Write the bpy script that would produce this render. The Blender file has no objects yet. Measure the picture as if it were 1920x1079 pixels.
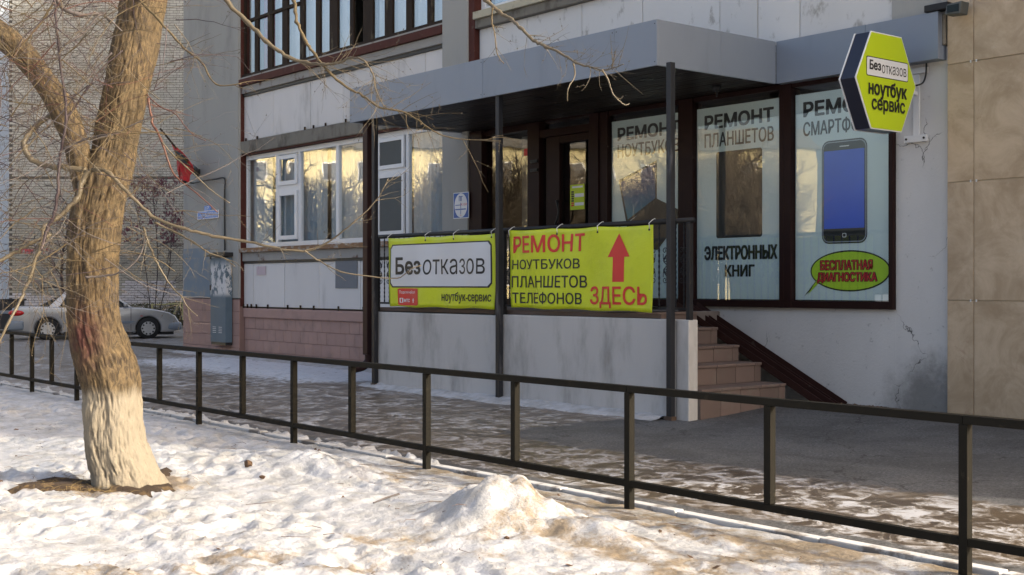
import bpy, bmesh, math, random
import numpy as np
from mathutils import Vector, Matrix
random.seed(7)
C = bpy.context.scene.collection
SC = bpy.context.scene
R = math.radians

# ------------------------------------------------------------------ camera, sky, sun, exposure
FPX, CXP, HOR = 2356.0, 960.0, 535.0           # focal length (px of the 1920 px photograph), centre, horizon row
EYE = 1.25
DV = Vector((-0.7752, 0.6317, 0.0)); RV = Vector((0.6317, 0.7752, 0.0))
cam = bpy.data.cameras.new('camera'); co = bpy.data.objects.new('camera', cam); C.objects.link(co)
cam.sensor_width = 36; cam.lens = 36*FPX/1920; cam.shift_y = -(539.5-HOR)/1920; cam.clip_start = .05; cam.clip_end = 600
co.location = (0, 0, EYE); co.rotation_euler = (R(90), 0, math.atan2(-DV.x, DV.y)); SC.camera = co
SUN_EL, SUN_AZ = R(27), R(29)                   # azimuth from +X towards +Y
sd = Vector((math.cos(SUN_EL)*math.cos(SUN_AZ), math.cos(SUN_EL)*math.sin(SUN_AZ), math.sin(SUN_EL)))
w = bpy.data.worlds.new('World'); SC.world = w; w.use_nodes = True
nt = w.node_tree; bg = nt.nodes['Background']
sky = nt.nodes.new('ShaderNodeTexSky'); sky.sky_type = 'NISHITA'; sky.sun_disc = False
sky.sun_elevation = SUN_EL; sky.sun_rotation = R(90)-SUN_AZ; sky.air_density = 0.9; sky.dust_density = 8; sky.ozone_density = 0.0
nt.links.new(sky.outputs[0], bg.inputs[0]); bg.inputs[1].default_value = 0.15
sl = bpy.data.lights.new('sun', 'SUN'); sl.energy = 2.0; sl.angle = R(0.6); sl.color = (1, .93, .80)
so = bpy.data.objects.new('sun', sl); C.objects.link(so); so.rotation_euler = sd.to_track_quat('Z', 'Y').to_euler(); so.location = (20, 5, 30)
SC.view_settings.view_transform = 'Standard'; SC.view_settings.look = 'None'; SC.view_settings.gamma = 1
SC.view_settings.use_curve_mapping = False; SC.view_settings.exposure = 1.4
SC.cycles.max_bounces = 8; SC.cycles.transparent_max_bounces = 16

# ------------------------------------------------------------------ from measured picture positions to real planes
def ray(px):
    t = (px-CXP)/FPX
    return DV.x+RV.x*t, DV.y+RV.y*t
def FX(px, Y=11.1):
    a, b = ray(px); return a/b*Y
def FZ(px, py, Y=11.1):
    a, b = ray(px); return EYE+(HOR-py)*(Y/b)/FPX
def P(px, py, Y=11.1): return Vector((FX(px, Y), Y, FZ(px, py, Y)))
def XY(px, X):                                  # on a plane of constant X
    a, b = ray(px); return X/a*b
def XZ(px, py, X):
    a, b = ray(px); return EYE+(HOR-py)*(X/a)/FPX
def W(px, py, D):                               # at an optical depth
    t = (px-CXP)/FPX
    return Vector((DV.x*D+RV.x*t*D, DV.y*D+RV.y*t*D, EYE+(HOR-py)*D/FPX))
def G(px, py, z=-.06):
    return W(px, py, (EYE-z)*FPX/(py-HOR))

# ------------------------------------------------------------------ numpy noise
def _h(i, j, k, s):
    n = (i*374761393+j*668265263+k*1274126177+s*144665) & 0xffffffff
    n = ((n ^ (n >> 13))*1274126177) & 0xffffffff
    return ((n ^ (n >> 16)) & 0xffff)/65535.0
def vn(x, y, z=0, s=0):
    x = np.asarray(x, float); y = np.asarray(y, float)+0*x; z = np.asarray(z, float)+0*x
    xi, yi, zi = np.floor(x).astype(np.int64), np.floor(y).astype(np.int64), np.floor(z).astype(np.int64)
    fx, fy, fz = x-xi, y-yi, z-zi
    fx, fy, fz = fx*fx*(3-2*fx), fy*fy*(3-2*fy), fz*fz*(3-2*fz)
    r = 0
    for a in (0, 1):
        for b in (0, 1):
            for c in (0, 1):
                r = r+_h(xi+a, yi+b, zi+c, s)*(fx if a else 1-fx)*(fy if b else 1-fy)*(fz if c else 1-fz)
    return r
def fbm(x, y, z=0, s=0, o=4):
    r = 0; a = .5; t = 0
    for k in range(o):
        r = r+a*vn(x*2**k, np.asarray(y)*2**k, np.asarray(z)*2**k, s+k); t += a; a *= .5
    return r/t
def sst(a, b, x):
    t = np.clip((x-a)/(b-a), 0, 1); return t*t*(3-2*t)

# ------------------------------------------------------------------ materials
class N:
    def __init__(s, name):
        s.m = bpy.data.materials.new(name); s.m.use_nodes = True; s.t = s.m.node_tree
        s.b = s.t.nodes['Principled BSDF']; s.out = s.t.nodes['Material Output']
    def n(s, typ, **kw):
        x = s.t.nodes.new('ShaderNode'+typ)
        for k, v in kw.items(): setattr(x, k, v)
        return x
    def l(s, a, b): s.t.links.new(a, b)
    def pos(s, stretch=(1, 1, 1), obj=False):
        if obj: g = s.n('TexCoord').outputs['Object']
        else: g = s.n('NewGeometry').outputs['Position']
        v = s.n('VectorMath', operation='MULTIPLY'); s.l(g, v.inputs[0]); v.inputs[1].default_value = stretch
        return v.outputs[0]
    def noise(s, p, scale, detail=5, rough=.55, dist=0):
        x = s.n('TexNoise'); s.l(p, x.inputs['Vector']); x.inputs['Scale'].default_value = scale
        x.inputs['Detail'].default_value = detail; x.inputs['Roughness'].default_value = rough; x.inputs['Distortion'].default_value = dist
        return x.outputs['Fac']
    def ramp(s, f, a, b, va=0., vb=1.):
        x = s.n('MapRange', interpolation_type='SMOOTHSTEP'); s.l(f, x.inputs[0])
        for i, v in enumerate((a, b, va, vb)): x.inputs[i+1].default_value = v
        return x.outputs[0]
    def mix(s, f, a, b, mode='MIX'):
        x = s.n('MixRGB', blend_type=mode)
        if isinstance(f, (int, float)): x.inputs[0].default_value = f
        else: s.l(f, x.inputs[0])
        for i, c in ((1, a), (2, b)):
            if isinstance(c, tuple): x.inputs[i].default_value = (*c[:3], 1)
            else: s.l(c, x.inputs[i])
        return x.outputs[0]
    def math(s, op, a, b=0.0):
        x = s.n('Math', operation=op)
        for i, c in ((0, a), (1, b)):
            if isinstance(c, (int, float)): x.inputs[i].default_value = c
            else: s.l(c, x.inputs[i])
        return x.outputs[0]
    def bump(s, h, strength=.3, dist=.01, prev=None):
        x = s.n('Bump'); s.l(h, x.inputs['Height']); x.inputs['Strength'].default_value = strength; x.inputs['Distance'].default_value = dist
        if prev is not None: s.l(prev, x.inputs['Normal'])
        return x.outputs[0]
    def fin(s, col, rough=.8, nor=None, metal=0):
        if isinstance(col, tuple): s.b.inputs['Base Color'].default_value = (*col, 1)
        else: s.l(col, s.b.inputs['Base Color'])
        if isinstance(rough, (int, float)): s.b.inputs['Roughness'].default_value = rough
        else: s.l(rough, s.b.inputs['Roughness'])
        s.b.inputs['Metallic'].default_value = metal
        if nor is not None: s.l(nor, s.b.inputs['Normal'])
        return s.m
def k(c, f): return tuple(min(.95, x*f) for x in c)
def pm(name, col, rough=.8, var=.15, scale=5, dirt=None, dscale=1.5, dth=(.52, .7), damt=1., bump=.25, bscale=70, metal=0, stretch=(1, 1, 1), rnd=0, bdist=.004, spec=.5):
    n = N(name); p = n.pos(stretch); q = n.pos(); n.b.inputs['Specular IOR Level'].default_value = spec
    c = n.mix(n.noise(p, scale), k(col, 1-var), k(col, 1+var))
    if dirt:
        c = n.mix(n.ramp(n.noise(p, dscale, 8, .65), dth[0], dth[1], 0, damt), c, dirt)
    if rnd:
        oi = n.n('ObjectInfo').outputs['Random']; gi = n.n('NewGeometry').outputs['Random Per Island']
        f = n.math('FRACT', n.math('ADD', oi, gi))
        c = n.mix(1., c, n.mix(f, (1-rnd,)*3, (1+rnd,)*3), 'MULTIPLY')
    return n.fin(c, rough, n.bump(n.noise(q, bscale, 6, .7), bump, bdist), metal)

M = {}
M['grey_wall'] = pm('grey_concrete', (.33, .325, .30), .9, .08, 1.2, (.17, .175, .165), 1.1, (.5, .75), .7, .4, 40, stretch=(1, 1, .35))
M['blue_wall'] = pm('blue_painted_concrete', (.17, .215, .26), .8, .12, 3, (.24, .25, .24), 3, (.5, .62), 1, .4, 40)
M['beam'] = pm('weathered_concrete', (.19, .175, .145), .95, .25, 4, (.07, .06, .045), 2.5, (.45, .65), .9, .8, 30, stretch=(1, 1, .6), bdist=.01)
M['strip'] = pm('pale_concrete_strip', (.3, .29, .27), .9, .15, 5, (.10, .045, .03), 2.6, (.56, .66), .9, .6, 40)
M['panel'] = pm('white_painted_panel', (.62, .60, .58), .75, .06, 2, (.25, .235, .21), 2.2, (.53, .78), .8, .3, 60, stretch=(1, 1, .22), rnd=.05)
M['panel_up'] = pm('flaking_painted_panel', (.62, .61, .59), .8, .05, 2, (.24, .22, .19), 4.5, (.56, .68), .7, .6, 30, stretch=(1, 1, .6), rnd=.04)
M['brown'] = pm('red_brown_painted_wood', (.075, .024, .018), .6, .25, 8, (.12, .09, .07), 9, (.6, .68), .6, .4, 60, spec=.12)
M['oldwood'] = pm('dark_weathered_wood', (.030, .020, .014), .7, .4, 9, (.11, .09, .06), 7, (.58, .66), .7, .5, 60, stretch=(1, 1, .3), spec=.12)
M['rust'] = pm('rusty_sill', (.22, .12, .055), .8, .3, 8, (.36, .34, .31), 5, (.5, .6), .8, .4, 50, stretch=(1, 1, 2))
M['yellow_sill'] = pm('cream_stained_sill', (.44, .40, .29), .7, .1, 3, (.23, .15, .05), 3, (.5, .68), .9, .3, 50)
M['upvc'] = pm('white_plastic_frame', (.68, .69, .70), .35, .03, 3, bump=.05)
M['screen'] = pm('grey_screen', (.09, .095, .09), .8, .1, 5)
M['pink'] = pm('pink_painted_tile', (.355, .225, .19), .8, .1, 4, (.19, .135, .12), 2.5, (.5, .75), .6, .5, 45, rnd=.05)
M['pink_joint'] = pm('tile_joint', (.22, .14, .12), .9, .1, 6)
M['plaster'] = None
M['shopframe'] = pm('dark_brown_shop_frame', (.020, .008, .007), .4, .2, 6, bump=.08, spec=.12)
M['ramp'] = pm('dark_brown_ramp_paint', (.035, .014, .011), .6, .25, 8, (.09, .07, .055), 9, (.62, .7), .6, .4, 60, spec=.2)
M['alu'] = pm('grey_composite_panel', (.20, .23, .28), .38, .05, 1.5, (.13, .145, .17), 2.2, (.5, .85), .6, .12, 6, stretch=(1, 1, .25))
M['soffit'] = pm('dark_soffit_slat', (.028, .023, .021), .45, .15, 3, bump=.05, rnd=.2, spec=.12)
M['black'] = pm('black_painted_steel', (.018, .018, .02), .45, .3, 12, (.06, .05, .04), 14, (.62, .7), .7, .2, 90, spec=.25)
M['colsteel'] = pm('dark_steel_column', (.022, .023, .027), .4, .3, 9, (.12, .12, .13), 9, (.58, .7), .7, .2, 60, stretch=(1, 1, .15), spec=.25)
M['fence'] = pm('fence_black_brown_paint', (.0095, .0085, .0062), .6, .2, 8, (.035, .03, .02), 12, (.6, .7), .6, .25, 90, spec=.12)
M['pipe'] = pm('brown_downpipe_paint', (.04, .02, .019), .35, .15, 5, bump=.08, spec=.12)
M['porch'] = pm('painted_porch_wall', (.50, .48, .46), .85, .07, 3, (.23, .215, .195), 2.4, (.45, .72), .75, .5, 40, stretch=(1, 1, .3))
M['step'] = pm('step_tile', (.15, .105, .088), .7, .12, 6, (.16, .13, .11), 5, (.5, .7), .7, .3, 60, rnd=.12)
M['floor'] = pm('porch_slab', (.14, .12, .11), .85, .15, 5)
M['white'] = pm('white_paint', (.66, .66, .65), .5, .05, 4, bump=.08)
M['banner_white'] = pm('banner_white_vinyl', (.62, .63, .65), .4, .03, 3, bump=.05, bscale=8)
M['lime'] = pm('lime_vinyl', (.58, .65, .01), .4, .06, 3, (.42, .48, .03), 3, (.5, .75), .5, .35, 6, bdist=.02)
M['lime_sign'] = pm('lime_sign_acrylic', (.50, .64, .01), .3, .02, 3, bump=.02)
M['lime_print'] = pm('lime_print', (.46, .68, .03), .5, .04, 3, bump=.02)
M['ink'] = pm('black_print', (.012, .012, .013), .45, .1, 5, bump=.02)
M['redink'] = pm('red_print', (.62, .028, .02), .45, .06, 5, bump=.02)
M['darkred'] = pm('dark_red_print', (.62, .02, .03), .5, .05, 5, bump=.02)
M['wink'] = pm('white_print', (.75, .75, .75), .5, .02, 5, bump=.02)
M['sidenavy'] = pm('sign_side_navy', (.012, .014, .03), .35, .1, 5, bump=.04)
M['film'] = pm('mint_poster_film', (.66, .75, .74), .6, .03, 1.5, (.58, .68, .67), 1, (.4, .8), .5, .05, 20)
M['bluesc'] = pm('blue_screen_print', (.008, .085, .62), .4, .1, 2, bump=.02)
M['teal'] = None
M['signblue'] = pm('enamel_blue', (.02, .10, .38), .35, .05, 5, bump=.03)
M['lightblue'] = pm('street_sign_blue', (.06, .22, .62), .4, .05, 5, bump=.03)
M['curtain'] = pm('pale_curtain', (.50, .55, .58), .9, .08, 3, stretch=(14, 14, .2), scale=1) if False else pm('pale_curtain', (.52, .57, .60), .9, .3, 1.2, stretch=(12, 1, .1), bump=.5, bscale=4)
M['whitecurtain'] = pm('white_net_curtain', (.62, .64, .66), .9, .2, 1.2, stretch=(12, 1, .1))
M['bluecurtain'] = pm('blue_curtain', (.30, .40, .48), .9, .3, 1.2, stretch=(12, 1, .1), bump=.5, bscale=4)
M['pinkcurtain'] = pm('pink_curtain', (.36, .08, .12), .9, .3, 1.2, stretch=(12, 1, .1))
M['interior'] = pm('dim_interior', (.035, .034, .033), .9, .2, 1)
M['cabinet'] = None
M['cable'] = pm('black_cable', (.012, .012, .012), .5, .1, 5)
M['kerb'] = pm('whitewashed_kerb', (.52, .52, .52), .85, .12, 4, (.16, .14, .12), 3, (.5, .6), .9, .6, 35)
M['twig'] = pm('twig_bark', (.09, .065, .03), .7, .4, 4, bump=.3, bscale=60)
M['twigred'] = pm('red_twig_bark', (.10, .04, .025), .5, .3, 4)
M['twigyel'] = pm('yellow_twig_bark', (.10, .08, .05), .55, .25, 4, bump=.3, bscale=60)
M['twiggrey'] = pm('grey_twig_bark', (.085, .072, .068), .7, .3, 4, bump=.3, bscale=60)
M['twigdark'] = pm('dark_twig_bark', (.035, .022, .025), .6, .3, 4)
M['berry'] = pm('dried_purple_berries', (.13, .03, .05), .7, .4, 20)
M['dirt'] = pm('bare_soil', (.045, .028, .016), .95, .4, 14, (.14, .09, .04), 9, (.5, .6), .8, 1, 60, bdist=.02)
M['straw'] = pm('dry_grass', (.20, .14, .055), .8, .3, 8)
M['leaf'] = pm('dead_leaf', (.09, .05, .025), .8, .4, 20)
M['yellowhouse'] = pm('yellow_stucco', (.60, .52, .29), .9, .06, 1)
M['darkglass'] = pm('far_window_dark', (.12, .12, .12), .2, .1, 1)
M['farwhite'] = pm('far_pale_wall', (.60, .66, .72), .8, .05, .4)
M['farbark'] = pm('sunlit_bark_across_yard', (.20, .155, .10), .8, .2, 3)
M['tyre'] = pm('tyre_rubber', (.015, .015, .015), .8, .2, 9)
M['rim'] = pm('alloy_rim', (.45, .46, .47), .35, .05, 9, metal=.6)
M['plum'] = pm('flag_red', (.45, .012, .015), .8, .1, 8)
M['flagb'] = pm('flag_black', (.02, .018, .015), .8, .1, 8)
M['flago'] = pm('flag_ochre', (.33, .18, .04), .8, .1, 8)
M['thicket'] = pm('green_brown_thicket', (.075, .072, .035), .9, .4, 6)
M['paleyellow'] = pm('pale_yellow_pipe', (.38, .36, .16), .6, .1, 6)
M['carglass'] = pm('car_glass', (.015, .022, .024), .15, .1, 1, bump=0, spec=.15)
M['carlow'] = pm('car_black_plastic', (.02, .02, .022), .6, .1, 5)
M['tail'] = pm('tail_lamp_red', (.55, .01, .012), .2, .1, 5, bump=0)
M['carblue'] = pm('grey_blue_cladding', (.19, .23, .28), .4, .05, 3, bump=0)
def car_paint():
    n = N('silver_car_paint'); n.b.inputs['Coat Weight'].default_value = .6; n.b.inputs['Coat Roughness'].default_value = .1
    p = n.pos(); c = n.mix(n.ramp(n.noise(p, 3, 6), .45, .75, 0, .35), (.40, .405, .41), (.28, .27, .26))
    return n.fin(c, .34, None, .5)
M['silver'] = car_paint()

def glass(name, a, b, tint=(.95, .97, .97)):
    n = N(name); lw = n.n('LayerWeight'); lw.inputs['Blend'].default_value = .5
    f = n.math('ADD', n.math('MULTIPLY', lw.outputs['Facing'], b), a)
    t = n.n('BsdfTransparent'); t.inputs[0].default_value = (*tint, 1)
    g = n.n('BsdfGlossy'); g.inputs['Roughness'].default_value = 0.0; g.inputs[0].default_value = (1, 1, 1, 1)
    bm_ = n.bump(n.noise(n.pos(), 1.6, 2, .4), .12, .01); n.l(bm_, g.inputs['Normal'])
    m = n.n('MixShader'); n.l(f, m.inputs[0]); n.l(t.outputs[0], m.inputs[1]); n.l(g.outputs[0], m.inputs[2])
    n.l(m.outputs[0], n.out.inputs[0]); return n.m
M['glass'] = glass('window_glass', .085, .22)
M['glass_shop'] = glass('shop_glass', .03, .17)

def plaster():
    n = N('grey_lilac_plaster'); p = n.pos(); q = n.pos((1, 1, .4))
    c = n.mix(n.noise(q, 2.2, 7), (.50, .485, .465), (.65, .63, .605))
    c = n.mix(n.ramp(n.noise(p, 14, 6, .7), .62, .7, 0, .5), c, (.24, .23, .22))
    # damp dark stain low down by the corner of the stone-clad wall
    s = n.n('SeparateXYZ'); n.l(p, s.inputs[0])
    d = n.math('ADD', n.math('MULTIPLY', n.math('ADD', s.outputs[0], 6.95), n.math('ADD', s.outputs[0], 6.95)),
               n.math('MULTIPLY', n.math('MULTIPLY', s.outputs[2], s.outputs[2]), 1.3))
    dd = n.math('ADD', d, n.math('MULTIPLY', n.noise(p, 6, 6, .7), .7))
    c = n.mix(n.ramp(dd, .35, .95, .8, 0), c, (.13, .125, .115))
    vd = n.n('VectorMath', operation='ADD'); n.l(p, vd.inputs[0])
    nz = n.n('TexNoise'); nz.inputs['Scale'].default_value = 5; nz.inputs['Detail'].default_value = 6; n.l(p, nz.inputs['Vector'])
    sc = n.n('VectorMath', operation='SCALE'); n.l(nz.outputs['Color'], sc.inputs[0]); sc.inputs['Scale'].default_value = .35; n.l(sc.outputs[0], vd.inputs[1])
    v = n.n('TexVoronoi', feature='DISTANCE_TO_EDGE'); v.inputs['Scale'].default_value = 1.1; n.l(vd.outputs[0], v.inputs['Vector'])
    ck = n.math('MULTIPLY', n.ramp(v.outputs['Distance'], .0, .007, 1, 0), n.ramp(n.noise(p, 1.7, 2), .5, .62))
    c = n.mix(ck, c, (.08, .075, .07))
    b = n.bump(n.noise(p, 45, 7, .75), .8, .006); b = n.bump(n.math('SUBTRACT', 1., ck), .5, .01, b)
    return n.fin(c, .9, b)
M['plaster'] = plaster()

def stone():
    n = N('beige_stone_slab'); p = n.pos(); oi = n.n('ObjectInfo').outputs['Random']
    off = n.n('VectorMath', operation='ADD'); n.l(p, off.inputs[0]); n.l(n.math('MULTIPLY', oi, 20.), off.inputs[1])
    p2 = off.outputs[0]
    c = n.mix(n.ramp(n.noise(p2, 2.2, 8, .68, .6), .3, .72), (.37, .265, .16), (.59, .455, .31))
    c = n.mix(n.ramp(n.noise(p2, 9, 8, .75), .55, .75, 0, .6), c, (.56, .46, .33))
    c = n.mix(n.ramp(n.noise(p2, 1.6, 5, .7, 1.2), .62, .68, 0, .3), c, (.27, .13, .09))
    c = n.mix(1., c, n.mix(oi, (.93,)*3, (1.05,)*3), 'MULTIPLY')
    return n.fin(c, .62, n.bump(n.noise(p2, 30, 6), .08, .004))
M['stone'] = stone()
M['grout'] = pm('pale_grout', (.48, .40, .28), .8, .1, 3)

def brickmat():
    n = N('silicate_brick'); p = n.pos(); s = n.n('SeparateXYZ'); n.l(p, s.inputs[0])
    oi = n.n('ObjectInfo').outputs['Random']; gi = n.n('NewGeometry').outputs['Random Per Island']
    f = n.math('FRACT', n.math('ADD', oi, gi))
    c = n.mix(f, (.42, .415, .37), (.56, .55, .50))
    low = n.ramp(n.math('ADD', s.outputs[2], n.math('MULTIPLY', n.noise(p, .8, 5), 2.)), 3.2, 7.5, 1, 0)
    c = n.mix(n.math('MULTIPLY', low, .7), c, (.30, .28, .225))
    c = n.mix(n.ramp(n.noise(p, 1.2, 6, .7), .55, .72, 0, .5), c, (.27, .25, .22))
    return n.fin(c, .9, n.bump(n.noise(p, 40, 5), .3, .005))
M['brick'] = brickmat()
M['whitebrick'] = pm('whitewashed_brick', (.54, .52, .53), .85, .08, 2, (.38, .37, .35), 2, (.55, .65), .7, .3, 40, rnd=.06)
M['mortar'] = pm('dark_mortar', (.09, .085, .075), .95, .15, 4)

def bark():
    n = N('furrowed_bark'); p = n.pos((1, 1, .42)); q = n.pos()
    at = n.n('Attribute', attribute_name='furrow').outputs['Fac']; wt = n.n('Attribute', attribute_name='wash').outputs['Fac']; rt = n.n('Attribute', attribute_name='red').outputs['Fac']
    n1 = n.noise(p, 34, 8, .7, .5)
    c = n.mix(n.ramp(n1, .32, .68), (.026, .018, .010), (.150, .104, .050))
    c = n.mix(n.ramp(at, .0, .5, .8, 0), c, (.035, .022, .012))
    c = n.mix(n.ramp(n.noise(q, 3.5, 5), .5, .7, 0, .5), c, (.085, .062, .034))
    ws = n.math('MULTIPLY', wt, n.ramp(n.math('ADD', n1, n.math('MULTIPLY', at, .5)), .30, .75, .35, .92))
    c = n.mix(ws, c, (.235, .205, .155))
    c = n.mix(n.math('MULTIPLY', rt, n.ramp(n.noise(q, 14, 5), .35, .6, .3, .85)), c, (.06, .012, .012))
    return n.fin(c, .85, n.bump(n1, .9, .012))
M['bark'] = bark()

def snowmat():
    n = N('old_melting_snow'); p = n.pos(); d = n.n('Attribute', attribute_name='dirt').outputs['Fac']
    c = n.mix(n.ramp(n.noise(p, 5, 7, .65), .35, .7), (.49, .495, .515), (.33, .328, .322))
    c = n.mix(n.ramp(n.noise(p, 2.2, 8, .7, .8), .5, .72, 0, .55), c, (.27, .24, .195))
    sp = n.noise(n.pos((1, 1, 1)), 95, 3, .6)
    dn = n.noise(p, 11, 8, .75)
    c = n.mix(n.ramp(n.math('ADD', n.math('MULTIPLY', d, .75), dn), .85, 1.15, 0, .9), c, (.22, .165, .10))
    gr = n.math('MULTIPLY', n.ramp(sp, .66, .72), n.ramp(n.math('ADD', n.noise(p, 1.7, 4), n.math('MULTIPLY', d, .4)), .38, .66, .1, 1))
    c = n.mix(gr, c, (.09, .06, .04))
    n.b.inputs['Subsurface Weight'].default_value = 0.0
    b = n.bump(n.noise(p, 28, 6, .65), .7, .02); b = n.bump(n.noise(p, 140, 4, .6), .3, .004, b)
    rg = n.ramp(n.noise(p, 7, 4), .4, .65, .35, .75)
    return n.fin(c, rg, b)
M['snow'] = snowmat()

def pavemat():
    n = N('icy_asphalt'); p = n.pos(); i = n.n('Attribute', attribute_name='ice').outputs['Fac']; sn = n.n('Attribute', attribute_name='snow').outputs['Fac']
    fine = n.noise(p, 48, 5, .85)
    asp = n.mix(n.ramp(fine, .35, .7), (.03, .03, .033), (.17, .17, .17))
    asp = n.mix(n.ramp(n.noise(p, 3, 6), .4, .7, 0, .45), asp, (.10, .095, .09))
    asp = n.mix(n.ramp(fine, .66, .70), asp, (.45, .44, .42))
    pp = n.pos((1, 1, 1))
    m = n.noise(pp, 5.5, 9, .78, .9)
    asp = n.mix(n.ramp(n.noise(p, 1.1, 7, .7, .5), .42, .62, 0, .75), asp, n.mix(n.ramp(fine, .35, .7), (.02, .02, .021), (.09, .088, .085)))
    vo = n.n('TexVoronoi', feature='DISTANCE_TO_EDGE'); vo.inputs['Scale'].default_value = .55; dv = n.n('VectorMath', operation='ADD'); n.l(p, dv.inputs[0])
    nz = n.n('TexNoise'); nz.inputs['Scale'].default_value = 2.5; nz.inputs['Detail'].default_value = 7; n.l(p, nz.inputs['Vector']); sc_ = n.n('VectorMath', operation='SCALE'); n.l(nz.outputs['Color'], sc_.inputs[0]); sc_.inputs['Scale'].default_value = .7
    n.l(sc_.outputs[0], dv.inputs[1]); n.l(dv.outputs[0], vo.inputs['Vector']); crk = n.ramp(vo.outputs['Distance'], 0, .008, .85, 0)
    asp = n.mix(crk, asp, (.012, .011, .01))
    asp = n.mix(n.ramp(n.noise(p, 14, 5, .8), .63, .69, 0, .6), asp, (.30, .29, .28))
    icec = n.mix(n.ramp(m, .47, .51), (.06, .042, .026), (.20, .175, .15))
    icec = n.mix(n.ramp(m, .525, .575), icec, (.42, .42, .435))
    icec = n.mix(n.ramp(n.noise(p, 1.3, 4), .45, .65, 0, .5), icec, (.11, .08, .05))
    f = n.ramp(n.math('ADD', i, n.math('MULTIPLY', n.math('SUBTRACT', n.noise(p, 4, 6, .7), .5), .8)), .4, .6)
    c = n.mix(f, asp, icec)
    sf = n.ramp(n.math('ADD', sn, n.math('MULTIPLY', n.math('SUBTRACT', n.noise(p, 9, 7, .7), .5), 1.1)), .45, .62)
    c = n.mix(sf, c, (.60, .62, .66))
    b = n.bump(fine, .5, .004); b = n.bump(m, .4, .015, b)
    rg = n.mix(f, (.75,)*3, n.mix(n.ramp(m, .4, .6), (.28,)*3, (.6,)*3))
    return n.fin(c, rg, b)
M['pave'] = pavemat()

def cabinetmat():
    n = N('blue_cabinet_torn_posters'); p = n.pos(); s = n.n('SeparateXYZ'); n.l(p, s.inputs[0])
    c = n.mix(n.noise(p, 4, 4), (.075, .115, .15), (.10, .15, .19))
    zf = n.math('MULTIPLY', n.ramp(s.outputs[2], 1.0, 1.12), n.ramp(s.outputs[2], 1.55, 1.75, 1, 0))
    t = n.math('MULTIPLY', n.ramp(n.noise(n.pos((1, 1, .5)), 9, 7, .7, .5), .47, .5), zf)
    c = n.mix(t, c, (.55, .56, .57)); return n.fin(c, .6, n.bump(n.noise(p, 60, 4), .1))
M['cabinet'] = cabinetmat()
def laptopmat():
    n = N('laptop_screen_print'); p = n.pos(); s = n.n('SeparateXYZ'); n.l(p, s.inputs[0])
    f = n.ramp(n.math('ADD', s.outputs[2], n.math('MULTIPLY', n.noise(p, 2, 3), .5)), 2.1, 2.9)
    c = n.mix(f, (.05, .30, .38), (.05, .06, .20)); return n.fin(c, .5)
M['teal'] = laptopmat()

# ------------------------------------------------------------------ mesh helpers
class MB:
    def __init__(s): s.v = []; s.f = []
    def add(s, vs, fs):
        o = len(s.v); s.v += [tuple(a) for a in vs]; s.f += [tuple(i+o for i in f) for f in fs]; return s
    def box(s, x0, x1, y0, y1, z0, z1):
        if x0 > x1: x0, x1 = x1, x0
        if y0 > y1: y0, y1 = y1, y0
        if z0 > z1: z0, z1 = z1, z0
        return s.add([(x0, y0, z0), (x1, y0, z0), (x1, y1, z0), (x0, y1, z0), (x0, y0, z1), (x1, y0, z1), (x1, y1, z1), (x0, y1, z1)],
                     [(0, 3, 2, 1), (4, 5, 6, 7), (0, 1, 5, 4), (1, 2, 6, 5), (2, 3, 7, 6), (3, 0, 4, 7)])
    def prism(s, pts, d):                         # polygon (list of Vector) pushed along vector d
        n = len(pts); d = Vector(d); a = [Vector(p) for p in pts]
        nn = Vector((0, 0, 0))
        for i in range(n): nn += a[i].cross(a[(i+1) % n])
        if nn.dot(d) > 0: a.reverse()
        s.add(a+[p+d for p in a], [tuple(range(n)), tuple(range(2*n-1, n-1, -1))]+[((i+1) % n, i, n+i, n+(i+1) % n) for i in range(n)])
        return s
    def tube(s, pts, rad, seg=6, cap=True):
        pts = [Vector(p) for p in pts]; n = len(pts)
        if isinstance(rad, (int, float)): rad = [rad]*n
        o = len(s.v); t0 = (pts[1]-pts[0]).normalized()
        u = t0.cross(Vector((0, 0, 1)) if abs(t0.z) < .9 else Vector((1, 0, 0))).normalized()
        for i in range(n):
            t = (pts[min(i+1, n-1)]-pts[max(i-1, 0)])
            if t.length < 1e-9: t = t0
            t.normalize(); u = (u-t*u.dot(t)).normalized(); vv = t.cross(u)
            for j in range(seg):
                a = 2*math.pi*j/seg; q = pts[i]+(u*math.cos(a)+vv*math.sin(a))*rad[i]; s.v.append(tuple(q))
        for i in range(n-1):
            for j in range(seg):
                a, b = o+i*seg+j, o+i*seg+(j+1) % seg; s.f.append((a, b, b+seg, a+seg))
        if cap:
            s.f.append(tuple(o+j for j in reversed(range(seg)))); s.f.append(tuple(o+(n-1)*seg+j for j in range(seg)))
        return s
    def mesh(s, name, mat, smooth=False):
        me = bpy.data.meshes.new(name); me.from_pydata(s.v, [], s.f); me.materials.append(mat)
        if smooth: me.polygons.foreach_set('use_smooth', [True]*len(me.polygons))
        me.update(); return me
def link(name, me, parent=None, loc=None):
    o = bpy.data.objects.new(name, me); C.objects.link(o)
    if loc is not None: o.location = loc
    if parent is not None:
        o.parent = parent; o.matrix_parent_inverse = wm(parent).inverted()
    return o
def wm(o):
    m = Matrix.LocRotScale(o.location, o.rotation_euler, o.scale)
    if o.parent: m = wm(o.parent) @ o.matrix_parent_inverse @ m
    return m
def ob(name, mb, mat, parent=None, smooth=False, bevel=0, kind=None, label=None):
    o = link(name, mb.mesh(name, M[mat] if isinstance(mat, str) else mat, smooth), parent)
    if bevel:
        b = o.modifiers.new('bevel', 'BEVEL'); b.width = bevel; b.segments = 2; b.limit_method = 'ANGLE'
    if kind: o['kind'] = kind
    if label: o['label'] = label
    return o
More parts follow.
